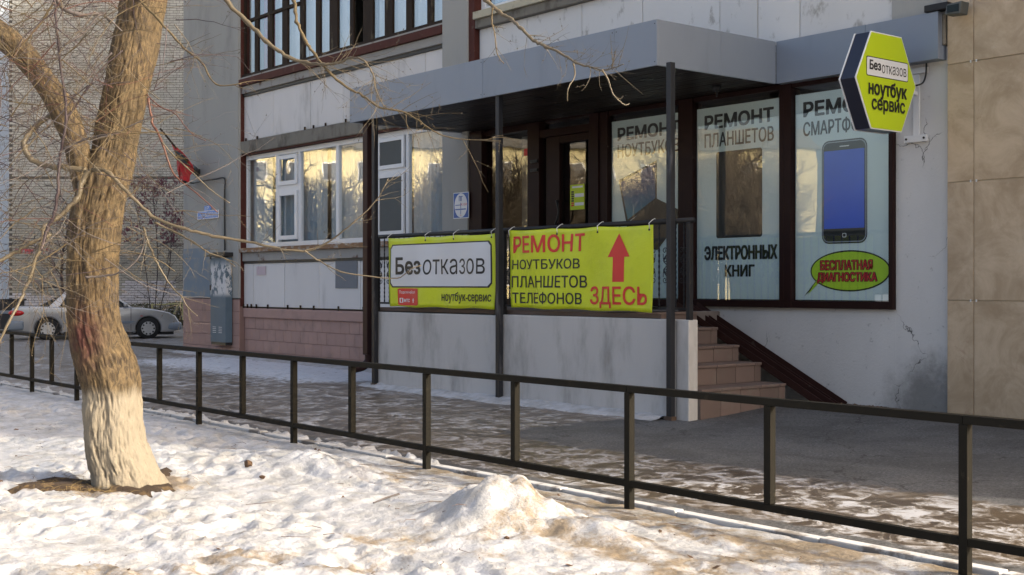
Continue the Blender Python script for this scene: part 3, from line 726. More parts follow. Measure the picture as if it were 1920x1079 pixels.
# laptops window
f1, a, b = shopwin(1130, 1278.5, FX(1145)-FX(1130), .01, label='shop window with a laptop print')
film(f1, a, b, 1.09, 3.33)
text('РЕМОНТ', 'ink', f1, FX(1157), FX(1273), 3.07, 3.246, PL2, .035); text('НОУТБУКОВ', 'ink', f1, FX(1157), FX(1273), 2.86, 3.03, PL2, .014)
q5 = lambda pts: [(FX(1140+x/3.597), FZ(1140+x/3.597, 180+y/3.597)) for x, y in pts]
flat('laptop_bezel', 'ink', f1, q5([(68, 570), (325, 435), (325, 705), (120, 860)]), PL2, (0, .001, 0))
flat('laptop_screen', 'teal', f1, q5([(80, 585), (316, 455), (316, 690), (130, 835)]), PL3, (0, .001, 0))
flat('laptop_keyboard', pm('laptop_keyboard_brown', (.05, .035, .025), .5, .3, 30), f1, q5([(130, 862), (325, 692), (490, 775), (490, 830), (330, 1040), (120, 1000)]), PL4, (0, .001, 0))
# glazed bay left of the door
fb = ob('shop_window', MB().box(FX(913)+.001, FX(997)-.001, 11.06, 11.18, .96, 1.06).box(FX(913)+.001, FX(997)-.001, 11.06, 11.18, 3.38, 3.44), 'shopframe', B, label='unprinted shop window left of the door')
ob('pane', MB().box(FX(913), FX(997), 11.10, 11.106, 1.06, 3.38), 'glass_shop', fb)
for zc in (2.32, 2.88):
    xc0, xc1 = FX(941), FX(964); mb = MB(); mb.box(xc0, xc1, 11.6, 11.62, zc-.18, zc+.18)
    pf = ob('picture_frame', mb, 'cable', fb); bx('picture', pm('dim_paper', (.16, .17, .17), .8, .1, 5), pf, xc0+.04, xc1-.04, 11.594, 11.599, zc-.14, zc+.14)
bx('inner_wall', pm('inner_grey_wall', (.17, .18, .175), .9, .05, 2), fb, FX(925), FX(975), 11.63, 11.65, 1.0, 3.4)
bx('red_notice', 'redink', fb, FX(983), FX(996), 11.094, 11.098, FZ(990, 292), FZ(990, 279))
# the door
dr = ob('door_frame', MB().box(FX(997), FX(1019), 11.02, 11.2, .95, 3.46).box(FX(1113)+.001, FX(1130)-.001, 11.02, 11.2, .95, 3.46).box(FX(1019)+.001, FX(1113), 11.03, 11.2, 3.24, 3.34), 'shopframe', B, bevel=.004)
ob('transom_pane', MB().box(FX(1019), FX(1113), 11.12, 11.126, 3.34, 3.46), 'glass_shop', dr)
ob('sidelight_pane', MB().box(FX(1019), FX(1029), 11.10, 11.106, 1.0, 3.24), 'glass_shop', dr)
dl = ob('door', MB().box(FX(1029), FX(1054), 11.05, 11.12, .97, 3.235).box(FX(1108), FX(1113)-.001, 11.05, 11.12, .97, 3.235).box(FX(1054)+.001, FX(1108)-.001, 11.052, 11.12, .97, 1.35).box(FX(1054)+.001, FX(1108)-.001, 11.052, 11.12, 3.14, 3.235), 'shopframe', B, bevel=.005)
ob('pane', MB().box(FX(1054), FX(1108), 11.085, 11.091, 1.35, 3.14), 'glass_shop', dl)
ob('handle', MB().tube(spline([P(1044, 378, 11.05), P(1044, 378, 10.97), P(1047, 400, 10.96), P(1042, 419, 10.97), P(1042, 420, 11.05)], 4), .014, 8), 'black', dl, smooth=True)
hs = bx('opening_hours_sheet', 'lime_sign', dl, FX(1071.5), FX(1098), 11.078, 11.081, FZ(1085, 393.5), FZ(1085, 346.5))
zt = FZ(1085, 346.5); zs = (zt-FZ(1085, 393.5))
bx('sheet_field', 'wink', hs, FX(1080), FX(1097), 11.0765, 11.0775, zt-zs*.50, zt-zs*.36); bx('sheet_field', 'wink', hs, FX(1080), FX(1097), 11.0765, 11.0775, zt-zs*.84, zt-zs*.72)
bx('sheet_header', 'wink', hs, FX(1075), FX(1095), 11.0765, 11.0775, zt-zs*.13, zt-zs*.06)
for i in range(7): bx('sheet_square', 'ink' if i < 5 else 'redink', hs, FX(1073.5), FX(1078.5), 11.0765, 11.0775, zt-zs*(.25+.09*i+.065), zt-zs*(.25+.09*i))
for zz in (2.93, 3.26-.45): bx('door_closer', 'black', dr, FX(1005), FX(1018), 10.99, 11.018, zz-.02, zz+.02)

# ------------------------------------------------------------------ stone-clad wall at the right
SW = thing('stone_clad_wall', 'wall clad in large beige stone slabs at the right of the shop', 'wall', (-5, 12, 0))
bx('backing', 'grout', SW, XT+.012, -3.5, 11.063, 14, -.5, 7.6); bx('wall', 'stone', SW, -3.499, 2.3, 11.05, 14.19, -.5, 16); bx('wall', 'stone', SW, XT+.012, -3.5, 11.07, 14, 7.61, 16)
xj = [XT+.012, FX(1826, 11.05)]+[FX(1826, 11.05)+.78*i for i in range(1, 5)]
zj = [-.25, 0.0, 1.10, 2.25, 3.40, 4.55, 5.7, 6.85]
for i in range(len(xj)-1):
    for j in range(len(zj)-1): tile('stone_slab', 'stone', SW, xj[i]+.004, min(xj[i+1], -3.5)-.004, 11.062, zj[j]+.004, zj[j+1]-.004, .014, .002)
for i in (1, 2):
    for z in zj[2:5]:
        for s_ in (-1, 1): bx('steel_clip', 'white', SW, xj[i]+s_*.03-.006, xj[i]+s_*.03+.006, 11.040, 11.047, z-.012, z+.012)

# ------------------------------------------------------------------ entrance canopy
CX0, CX1 = -14.65, -8.854; CY = 9.09; Z0, Z1 = 3.457, 3.92; FY = 10.95; CR = FX(1759, FY)
K = thing('entrance_canopy', 'grey metal canopy with dark slatted soffit over the shop entrance', 'canopy', (-11.7, 10, 0))
seams = [CX0, FX(905, CY), FX(1152, CY), CX1]
for a, b in zip(seams, seams[1:]): ob('fascia_panel', MB().box(a+.0015, b-.0015, CY, CY+.03, Z0, Z1), 'alu', K, bevel=.003)
for a, b in zip([CY+.031, 10.05], [10.05, FY]): ob('fascia_panel', MB().box(CX1-.03, CX1, a, b-.002, Z0, Z1), 'alu', K, bevel=.003)
ob('fascia_panel', MB().box(CX0, CX0+.03, CY+.031, 11.05, Z0, Z1), 'alu', K, bevel=.003)
for a, b in zip([CX1+.001, -7.7], [-7.7, CR]): ob('fascia_panel', MB().box(a+.0015, b-.0015, FY, 11.098, Z0, Z1), 'alu', K, bevel=.003)
ob('roof', MB().box(CX0+.031, CX1-.031, CY+.031, 11.05, Z1-.10, Z1-.04), 'alu', K)
rv = MB().tube([(0, 0, 0), (0, -.003, 0)], .006, 8).mesh('rivet', M['colsteel'])
for a, b in zip(seams, seams[1:]):
    for x in (a+.03, b-.03):
        for z in (Z0+.04, Z1-.04): link('rivet', rv, K, (x, CY, z))
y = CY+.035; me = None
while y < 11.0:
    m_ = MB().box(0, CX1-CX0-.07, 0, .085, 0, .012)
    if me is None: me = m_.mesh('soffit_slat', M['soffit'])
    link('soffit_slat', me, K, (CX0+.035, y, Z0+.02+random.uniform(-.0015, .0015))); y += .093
for i, x in enumerate((-13.2, -11.4, -9.6)):
    ob('downlight', MB().tube([(x, 9.7, Z0+.012), (x, 9.7, Z0+.018)], .07, 18), 'black', K)
for px, yb, yc in ((936, 1, 9.15), (1257.5, 1, 9.15), (703, 1, 9.16)):
    x = FX(px, yc)
    ob('column', MB().box(x-.032, x+.032, yc-.032, yc+.032, -.2, Z0+.015), 'colsteel', K, bevel=.004)
    ob('column_foot', MB().box(x-.05, x+.05, yc-.038, yc+.03, -.2, -.06), pm('rusty_foot', (.09, .055, .035), .8, .3, 9), K)
# downpipe
dp = thing('downpipe', 'square brown downpipe from the canopy with an elbow at its foot', 'pipe', (FX(690, 9.3), 9.3, 0))
xd = FX(691, 9.3)
ob('pipe', MB().box(xd-.062, xd+.062, 9.24, 9.36, .30, Z0+.01), 'pipe', dp, bevel=.012)
ob('elbow', MB().tube(spline([(xd, 9.3, .36), (xd, 9.3, .22), (xd-.05, 9.24, .14), (xd-.17, 9.2, .11)], 6), .058, 12), 'pipe', dp, smooth=True)
ob('outlet', MB().tube([(xd-.165, 9.2, .112), (xd-.20, 9.19, .10)], .062, 12), pm('blue_plastic', (.03, .18, .35), .5, .1, 5), dp, smooth=True)
cl = thing('ceiling_camera', 'small white fixture hanging under the dark canopy soffit', 'camera', (-9.4, 10.6, Z0))
ob('body', MB().tube([(-9.4, 10.6, Z0+.02), (-9.4, 10.6, Z0-.05)], [.05, .045], 14), 'colsteel', cl, smooth=True); ob('stem', MB().tube([(-9.4, 10.6, Z0-.051), (-9.4, 10.6, Z0-.11)], .012, 8), 'black', cl)

# ------------------------------------------------------------------ porch: wall, slab, steps
PO = thing('porch', 'raised porch with a painted concrete front wall and tiled steps', 'porch', (-11.5, 10, 0))
px0, px1 = FX(700, 9.2), FX(1308, 9.33)
sm = [px0, FX(942, 9.2), FX(1266, 9.2), px1]
for i, (a, b) in enumerate(zip(sm, sm[1:])): ob('front_panel', MB().box(a+.004, b-.004, 9.2+(.006 if i == 2 else 0), 9.34, -.4, .905-(.012 if i == 0 else 0)), 'porch', PO, bevel=.01)
bx('slab', 'floor', PO, px0, -9.79, 9.345, 11.095, .80, .95, .01); bx('end_wall', 'porch', PO, px0+.001, px0+.12, 9.345, 11.04, -.4, .80)
bx('slab_edge', 'step', PO, px0, -9.0, 9.30, 9.344, .906, .955, .005)
TZ = [.21, .417, .594, .78, .95]; TXX = [-8.50, -8.83, -9.14, -9.45, -9.76]
for i, (z, x) in enumerate(zip(TZ, TXX)):
    zb = -.15 if i == 0 else TZ[i-1]
    yc0, yc1 = (9.345, 10.67)
    ob('step_core', MB().box(x-.02, x-.36 if i < 4 else x-.3, yc0, yc1, -.4, z-.03), 'floor', PO)
    yy = yc0; step_w = (.305)
    while yy < yc1-.02:
        e = min(yy+step_w, yc1)
        ob('riser_tile', MB().box(x-.019, x-.004, yy+.003, e-.003, zb+.003, z-.031), 'step', PO, bevel=.002)
        ob('tread_tile', MB().box(x-.345, x+.012, yy+.003, e-.003, z-.029, z), 'step', PO, bevel=.004)
        yy = e
# pram ramp: two steel channels
RP = thing('pram_ramp', 'two dark brown steel ramp channels sloping down beside the steps', 'ramp', (-9, 10.8, 0))
for y in (10.70, 10.90):
    A = Vector((-10.12, y, 1.0)); Bq = Vector((-8.02, y, -.03)); d_ = (Bq-A); up = Vector((-d_.z, 0, d_.x)).normalized(); up = up if up.z > 0 else -up
    mb = MB()
    for (u0, u1, v0, v1) in ((0, .15, -.02, 0), (0, .008, .001, .06), (.142, .15, .001, .06)):
        mb.prism([A+Vector((0, u0, 0))+up*v0, A+Vector((0, u1, 0))+up*v0, A+Vector((0, u1, 0))+up*v1, A+Vector((0, u0, 0))+up*v1], d_)
    ob('channel', mb, 'ramp', RP)

# ------------------------------------------------------------------ porch railing
RL = thing('porch_railing', 'black steel railing with scrolled balusters on the porch wall', 'railing', (-11.3, 9.25, .9))
ry = 9.25; rx0, rx1 = FX(699, ry), FX(1301, ry); RT = 1.895
ob('handrail', MB().tube([(rx0, ry, RT), (rx1, ry, RT-.0)], .028, 10), 'black', RL, smooth=True)
ob('bottom_rail', MB().box(rx0+.05, rx1-.05, ry-.012, ry+.012, 1.0, 1.025), 'black', RL)
for px in (708, 932, 945, 1293): x = FX(px, ry); ob('newel_post', MB().box(x-.026, x+.026, ry-.026, ry+.026, .90, RT-.02), 'black', RL, bevel=.004)
bal = MB().tube([(0, 0, z) for z in np.linspace(1.026, RT-.02, 60)], [.009+.0025*math.sin(i*1.6) for i in range(60)], 6).mesh('baluster', M['black'], True)
def scroll(cx, cz, r0, sgn, turns=1.3, n=16, sz=1):
    return [(cx+sgn*r0*(1-i/n*.75)*math.cos(2*math.pi*turns*i/n+math.pi), 0, cz+sz*r0*(1-i/n*.75)*math.sin(2*math.pi*turns*i/n)) for i in range(n+1)]
sc_ = MB()
for sg in (-1, 1):
    for cz, szz in ((1.60, 1), (1.30, -1)):
        sc_.tube(scroll(sg*.035, cz, .032, sg, 1.25, 16, szz), .005, 4); sc_.tube(spline([(sg*.003, 0, cz-szz*.05), (sg*.05, 0, cz-szz*.09), (sg*.058, 0, cz-szz*.03)], 5), .005, 4)
    sc_.tube(scroll(sg*.03, 1.50, .026, -sg, 1.2, 14), .005, 4); sc_.tube(scroll(sg*.03, 1.40, .026, -sg, 1.2, 14, -1), .005, 4)
    sc_.tube(spline([(sg*.01, 0, 1.56), (sg*.055, 0, 1.5), (sg*.01, 0, 1.45), (sg*.055, 0, 1.4), (sg*.01, 0, 1.34)], 5), .005, 4)
scm = sc_.mesh('scrollwork', M['black'], True)
x = rx0+.17; i = 0
while x < rx1-.08:
    if all(abs(x-FX(p, ry)) > .04 for p in (708, 932, 945, 1293)):
        link('baluster', bal, RL, (x, ry, 0))
        if i % 2 == 0: link('scrollwork', scm, RL, (x, ry, 0))
    x += .115; i += 1

# ------------------------------------------------------------------ banners
def wave1(u, v): return .007*math.sin(u*7.3-v*6)+.012*math.sin(u*5.1+v*2)+.006*math.sin(u*11+3*v)-.05*max(0, (v-1.72))*math.cos(u*12)
def banner(name, label, corners, y, wave):
    (x0, za), (x1, zb), (x1b, zc), (x0b, zd) = corners; nx, nz = 60, 20; vs = []
    for i in range(nx+1):
        s_ = i/nx
        for j in range(nz+1):
            t = j/nz; xx = (x0*(1-s_)+x1*s_)*(1-t)+(x0b*(1-s_)+x1b*s_)*t
            sag = .012*math.sin(math.pi*((s_*3.0) % 1))*(1-t)
            zz = (za*(1-s_)+zb*s_)*(1-t)+(zd*(1-s_)+zc*s_)*t-sag+.006*math.sin(s_*17)*t
            vs.append((xx, y+wave(xx, zz), zz))
    f = [(i*(nz+1)+j, i*(nz+1)+j+1, (i+1)*(nz+1)+j+1, (i+1)*(nz+1)+j) for i in range(nx) for j in range(nz)]
    o = ob(name, MB().add(vs, f), 'lime', smooth=True); sm_ = o.modifiers.new('s', 'SOLIDIFY'); sm_.thickness = .003; sm_.offset = 1
    # thickness grows away from the street
    tag(o, label, 'banner'); return o
by = 9.19
def bpl(off): return lambda u, v: Vector((u, by+wave1(u, v)-off, v))
c1 = [(FX(726.5, by), FZ(726.5, 447, by)), (FX(928.5, by), FZ(928.5, 438, by)), (FX(928, by), FZ(928, 580, by)), (FX(730, by), FZ(730, 575, by))]
b1 = banner('banner', 'lime banner with a white name plate reading Безотказов, left of the middle column', c1, by, wave1)
def wrect(name, mat, parent, x0, x1, z0, z1, r, off, nx=40, nz=12):
    """rounded rectangle that follows the banner's waves"""
    bmm = MB(); pts = rrect(x0, x1, z0, z1, r, 5); cols = nx; pl = bpl(off); vs = []
    for i in range(cols+1):
        x = x0+(x1-x0)*i/cols; dx = max(0, r-min(x-x0, x1-x)); inset = r-math.sqrt(max(0, r*r-dx*dx))
        for j in range(nz+1): vs.append(pl(x, z0+inset+(z1-z0-2*inset)*j/nz))
    bmm.add(vs, [(i*(nz+1)+j, (i+1)*(nz+1)+j, (i+1)*(nz+1)+j+1, i*(nz+1)+j+1) for i in range(cols) for j in range(nz)])
    return ob(name, bmm, mat, parent, smooth=True)
zA, zB = FZ(827, 538, by), FZ(827, 457, by)
wrect('plate_border', 'ink', b1, FX(731, by), FX(922.5, by), zA-.012, zB+.012, .05, .0055)
wrect('name_plate', 'banner_white', b1, FX(733, by), FX(920, by), zA+.006, zB-.004, .045, .0075)
text('Без', 'ink', b1, FX(743, by), FX(791, by), FZ(767, 516, by), FZ(767, 482, by), bpl(.0095), .028, shear=.0)
text('отказов', 'ink', b1, FX(795, by), FX(911, by), FZ(853, 515, by), FZ(853, 485.5, by), bpl(.0095), -.008)
text('ноутбук-сервис', 'ink', b1, FX(827, by), FX(922, by), FZ(875, 570, by), FZ(875, 548, by), bpl(.008), .008)
st = wrect('red_sticker', 'redink', b1, FX(745.5, by), FX(786, by), FZ(765, 573, by), FZ(765, 541, by), .012, .0075, 12, 6)
text('Подключайся!', 'wink', b1, FX(749, by), FX(780, by), FZ(765, 552, by), FZ(765, 545, by), bpl(.0095), .0)
text('МТС', 'wink', b1, FX(757.5, by), FX(769, by), FZ(763, 567, by), FZ(763, 560.5, by), bpl(.0095), .03)
flat('sticker_mark', 'wink', b1, rrect(FX(749, by), FX(756, by), FZ(752, 568, by), FZ(752, 559, by), .008), bpl(.0095), (0, .001, 0))
flat('sticker_mark', 'redink', b1, [(FX(752.5, by)+.018*math.cos(a_), FZ(752, 563.5, by)+.026*math.sin(a_)) for a_ in np.linspace(0, 6.0, 14)], bpl(.0112), (0, .001, 0))
def arrow(xc, zt, zh, zb, hw, sw): return [(xc, zt), (xc-hw, zh), (xc-sw, zh), (xc-sw, zb), (xc+sw, zb), (xc+sw, zh), (xc+hw, zh)]
flat('sticker_arrow', 'wink', b1, arrow(FX(776, by), FZ(776, 559, by), FZ(776, 564, by), FZ(776, 568, by), .022, .009), bpl(.0095), (0, .001, 0))
c2 = [(FX(953.5, by), FZ(953.5, 432, by)), (FX(1224, by), FZ(1224, 421.5, by)), (FX(1224, by), FZ(1224, 586, by)), (FX(959, by), FZ(959, 577, by))]
b2 = banner('banner', 'lime banner with a red upward arrow and red РЕМОНТ and ЗДЕСЬ', c2, by, wave1)
def bt(s_, mat, a, b, y0, y1, off): text(s_, mat, b2, FX(a, by), FX(b, by), FZ((a+b)/2, y1, by), FZ((a+b)/2, y0, by), bpl(.0065), off)
bt('РЕМОНТ', 'redink', 961, 1097, 440, 474, .018); bt('НОУТБУКОВ', 'ink', 960, 1087, 486, 505, .012); bt('ПЛАНШЕТОВ', 'ink', 960, 1099, 517, 540, .012)
bt('ТЕЛЕФОНОВ', 'ink', 961, 1090, 548, 571, .012); bt('ЗДЕСЬ', 'redink', 1104.5, 1214, 537, 579, .012)
flat('arrow', 'redink', b2, arrow(FX(1161.5, by), FZ(1161, 438, by), FZ(1161, 482, by), FZ(1161, 529, by), (FX(1183, by)-FX(1142, by))/2, (FX(1172, by)-FX(1151, by))/2), bpl(.0065), (0, .001, 0))
for b_, pxs in ((b1, (730, 800, 853, 924)), (b2, (957, 1047, 1123, 1220))):
    for p_ in pxs:
        x = FX(p_, by); zt = 1.84
        ob('tie', MB().tube([(x+.004, by-.018, zt-.02), (x+.003, by-.028, zt+.04), (x, ry-.036, RT+.02), (x-.002, ry, RT+.036), (x-.002, ry+.035, RT)], .0045, 5), 'white', b_, smooth=True)
        ob('eyelet', MB().tube([(x+.002, by-.022, zt-.025), (x+.002, by-.026, zt-.025)], .012, 10), 'ink', b_)

# ------------------------------------------------------------------ hexagonal projecting sign
HX = -7.10
hx = thing('hexagonal_sign', 'lime hexagonal double-sided sign reading Безотказов ноутбук сервис projecting from the wall', 'sign', (HX, 10.4, 3.2))
hy0, hy1 = 9.93, 10.92; hz = 3.20; q0, q1 = 10.175, 10.675
def hexo(g): 
    return [(hy0+g*1.15, hz), (q0+g*.5, hz+.465-g), (q1-g*.5, hz+.465-g), (hy1-g*1.15, hz), (q1-g*.5, hz-.465+g), (q0+g*.5, hz-.465+g)]
ob('case', MB().prism([Vector((HX-.17, a, b)) for a, b in hexo(.006)], (.165, 0, 0)), 'sidenavy', hx, bevel=.003)
ob('edge_trim', MB().prism([Vector((HX-.004, a, b)) for a, b in hexo(0)], (.012, 0, 0)), 'wink', hx, bevel=.003)
ob('edge_trim', MB().prism([Vector((HX-.183, a, b)) for a, b in hexo(0)], (.012, 0, 0)), 'wink', hx)
ob('face', MB().prism([Vector((HX+.008, a, b)) for a, b in hexo(.012)], (.003, 0, 0)), 'lime_sign', hx)
ob('face', MB().prism([Vector((HX-.187, a, b)) for a, b in hexo(.012)], (.003, 0, 0)), 'lime_sign', hx)
hp = lambda o_: (lambda u, v: Vector((HX+.011+o_, u, v)))
YY = lambda px: XY(px, HX)
ry0, ry1 = YY(1622.5), YY(1700.5); rz0, rz1 = XZ(1661, 148.5, HX), XZ(1661, 112, HX)
flat('plate_border', 'ink', hx, rrect(ry0, ry1, rz0, rz1, .02), hp(.0005), (.001, 0, 0)); flat('name_plate', 'wink', hx, rrect(ry0+.008, ry1-.008, rz0+.008, rz1-.008, .016), hp(.002), (.001, 0, 0))
text('Без', 'ink', hx, YY(1628), YY(1649.5), XZ(1638.7, 132.5, HX), XZ(1638.7, 113.5, HX), hp(.004), .03)
text('отказов', 'ink', hx, YY(1651), YY(1697), XZ(1674, 142, HX), XZ(1674, 126, HX), hp(.004), -.006)
text('ноутбук', 'ink', hx, YY(1626), YY(1698), XZ(1662, 190, HX), XZ(1662, 154.5, HX), hp(.004), .022)
text('сервис', 'ink', hx, YY(1632), YY(1694.5), XZ(1663, 217, HX), XZ(1663, 189, HX), hp(.004), .022)
bxx = FX(1720)
mb = MB().box(bxx-.035, bxx+.035, 11.075, 11.099, 2.75, 3.36)
ob('bracket_plate', mb, 'white', hx, bevel=.003)
ob('bracket_foot', MB().box(bxx-.13, bxx+.13, 11.06, 11.099, 2.68, 2.749), 'white', hx, bevel=.004); ob('bracket_foot', MB().box(bxx-.13, bxx+.13, 11.06, 11.099, 3.361, 3.42), 'white', hx, bevel=.004)
for z in (3.17, 3.25): ob('bracket_arm', MB().box(bxx-.02, bxx+.02, 10.90, 11.074, z-.02, z+.02), 'white', hx)
for s_ in (-.1, .1): ob('bolt', MB().tube([(bxx+s_, 11.052, 2.715), (bxx+s_, 11.06, 2.715)], .012, 8), 'cable', hx)
ob('cable', MB().tube(spline([P(1737, 119, 11.05), P(1736, 140, 11.04), P(1730, 156, 11.03), P(1717, 161, 10.98)], 6), .009, 6), 'cable', hx, smooth=True)
# floodlight above
fl = thing('floodlight', 'small dark floodlight on an arm above the canopy end', 'floodlight', tuple(P(1770, 16, 10.9)))
p_ = P(1751, 15, 10.95); ob('arm', MB().box(p_.x-.10, p_.x+.16, 10.93, 11.04, p_.z-.035, p_.z+.035), 'black', fl, bevel=.01)
p2_ = P(1787, 16, 10.85); ob('lamp_head', MB().prism([p2_+Vector((-.09, 0, -.05)), p2_+Vector((.07, 0, -.06)), p2_+Vector((.09, 0, .06)), p2_+Vector((-.07, 0, .05))], (0, .14, 0)), pm('floodlight_grey', (.08, .085, .08), .5, .1, 5), fl, bevel=.01)
ob('lens', MB().box(p2_.x-.06, p2_.x+.06, 10.842, 10.848, p2_.z-.035, p2_.z+.035), 'carglass', fl)

# ------------------------------------------------------------------ small signs, flag, cables, cabinet on the building
sg = thing('hydrant_sign', 'small blue and white fire hydrant sign ПГ on the grey pier', 'sign', tuple(P(865, 385, 10.96)))
Yp = 10.975; sx0, sx1, sz0, sz1 = FX(850.5, Yp), FX(879.5, Yp), FZ(865, 410, Yp), FZ(865, 361, Yp)
bx('border', 'wink', sg, sx0, sx1, Yp-.004, Yp, sz0, sz1); bx('plate', 'signblue', sg, sx0+.012, sx1-.012, Yp-.006, Yp-.0045, sz0+.012, sz1-.012)
cxs, czs = (sx0+sx1)/2, (sz0+sz1)/2; rr = (sx1-sx0)*.41
fp = lambda o_: (lambda u, v: Vector((u, Yp-o_, v)))
flat('disc', 'wink', sg, [(cxs+rr*math.cos(a_), czs+rr*1.15*math.sin(a_)) for a_ in np.linspace(0, 2*math.pi, 28)[:-1]], fp(.008), (0, .001, 0))
text('ПГ', 'signblue', sg, cxs-.045, cxs+.045, czs+.06, czs+.135, fp(.0095), .02); text('К150', 'redink', sg, cxs+.005, cxs+rr-.01, czs-.005, czs+.03, fp(.0095), 0)
for (u0, u1, v0, v1) in ((-.005, .005, -.13, .04), (-rr+.02, -.01, .0, .01), (-rr+.02, -.01, -.065, -.05), (.01, rr-.03, -.065, -.05)):
    bx('mark', 'signblue', sg, cxs+u0, cxs+u1, Yp-.0105, Yp-.0095, czs+v0, czs+v1)
text('6', 'redink', sg, cxs-.012, cxs+.012, czs-.155, czs-.135, fp(.0095), 0)
ss = thing('street_sign', 'blue street name plate on the corner pier of the building', 'sign', tuple(P(390, 403, 10.95)))
Yq = 10.965; mb = MB().box(FX(371, Yq), FX(410.5, Yq), Yq-.012, Yq, FZ(390, 411, Yq), FZ(390, 395.5, Yq)); ob('name_plate', mb, 'wink', ss)
bx('blue_field', 'lightblue', ss, FX(372, Yq), FX(409.5, Yq), Yq-.0145, Yq-.0125, FZ(390, 410, Yq), FZ(390, 396.5, Yq))
fq = lambda u, v: Vector((u, Yq-.0165, v))
text('ул.', 'wink', ss, FX(373, Yq), FX(377, Yq), FZ(390, 408, Yq), FZ(390, 404, Yq), fq, 0); text('ПРОФСОЮЗНАЯ', 'wink', ss, FX(378, Yq), FX(408.5, Yq), FZ(390, 407.5, Yq), FZ(390, 399, Yq), fq, .01)
bx('number_plate', 'lightblue', ss, FX(384, Yq), FX(396, Yq), Yq-.012, Yq-.001, FZ(390, 395.2, Yq), FZ(390, 386, Yq))
text('17', 'wink', ss, FX(387, Yq), FX(393, Yq), FZ(390, 393.5, Yq), FZ(390, 387.5, Yq), lambda u, v: Vector((u, Yq-.0135, v)), .02)
# flag
fg = thing('flag', 'red flag with a black and ochre striped band on a slanted pole', 'flag', tuple(P(362, 330, 10.9)))
Yf = 10.7
ob('pole', MB().tube([P(300, 241, 10.2), P(369, 325, 10.9), P(372, 329, 10.99)], .02, 8), 'oldwood', fg)
def flagpiece(name, pts, mat, dy):
    vs = [P(a, b, 10.45+dy+.05*math.sin(a*.31+b*.2)) for a, b in pts]; mb = MB(); c_ = sum((Vector(v) for v in vs), Vector())/len(vs)+Vector((0, -.05, 0)); n_ = len(vs)
    mb.add(vs+[c_], [(i, (i+1) % n_, n_) for i in range(n_)]); o = ob(name, mb, mat, fg); o.modifiers.new('s', 'SOLIDIFY').thickness = .01; return o
flagpiece('cloth', [(320, 264), (330, 275), (342, 285), (352, 297), (362, 311), (364, 322), (357, 329), (355, 342), (346, 341), (338, 334), (334, 327), (333, 318), (332, 300), (326, 280)], 'plum', .06)
for i_, (a_, mt) in enumerate(((0, 'flagb'), (4.5, 'flago'), (7.5, 'flagb'), (12, 'flago'), (15, 'flagb'))):
    flagpiece('ribbon_stripe', [(327.5+a_*.12, 281+a_), (340+a_*.35, 288+a_*.8), (353+a_*.2, 299+a_*.75), (354+a_*.2, 302+a_*.75), (341+a_*.3, 292+a_*.8), (328.5+a_*.12, 285+a_)], mt, -.02)
ob('bracket', MB().box(FX(366, 10.95), FX(373, 10.95), 10.9, 10.978, FZ(370, 328, 10.95), FZ(370, 318, 10.95)), 'black', fg)
cb = tag(ob('wall_cable', MB().tube(spline([P(240, 334, 11.0)+Vector((-12, 9, 0)), P(354, 348, 10.93), P(362, 344, 10.93), P(385, 339, 10.93), P(405, 336, 10.93), P(421, 335, 10.93), P(421, 360, 10.94), P(421, 400, 10.94), P(421.5, 470, 10.94)], 4), .016, 6), 'cable', smooth=True), 'black cable arched across the corner pier and down to the blue cabinet', 'cable')
bt_ = thing('tied_bundle', 'dark rag bundle tied to the pier beside the flag', 'rag', tuple(P(367, 320, 10.9)))
ob('cloth', MB().tube(spline([P(362, 310, 10.9), P(368, 317, 10.85), P(371, 323, 10.87), P(369, 326, 10.92)], 4), [.02]*3+[.03]*6+[.02]*4, 7), 'cable', bt_, smooth=True)
cab = thing('utility_cabinet', 'tall narrow blue utility cabinet with torn posters on the pier', 'cabinet', (FX(408, 10.85), 10.9, 0))
Yc = 10.82; zc0, zc1 = FZ(408, 642, Yc), FZ(408, 484, Yc)
ob('body', MB().box(FX(394.5, Yc), FX(423, Yc), Yc, 10.96, zc0, zc1), 'cabinet', cab, bevel=.008)
ob('hood', MB().prism([Vector((FX(387, Yc), Yc-.05, zc1+.03)), Vector((FX(424, Yc), Yc-.05, zc1+.03)), Vector((FX(424, Yc), Yc-.05, zc1+.10)), Vector((FX(405, Yc), Yc-.05, zc1+.11))], (0, .2, 0)), 'cable', cab)
ob('foot', MB().box(FX(394.5, Yc)+.01, FX(423, Yc)-.01, Yc+.01, 10.96, zc0-.05, zc0-.001), 'cable', cab)
for sx in (402, 413):
    for kk in range(4): z = zc0+.18+.035*kk; bx('vent_slot', 'wink', cab, FX(sx-3, Yc), FX(sx+3, Yc), Yc-.003, Yc+.001, z, z+.008)
for z in (1.2, 1.8): bx('hinge', 'black', cab, FX(394, Yc), FX(396, Yc), Yc-.01, Yc+.005, z-.05, z+.05)

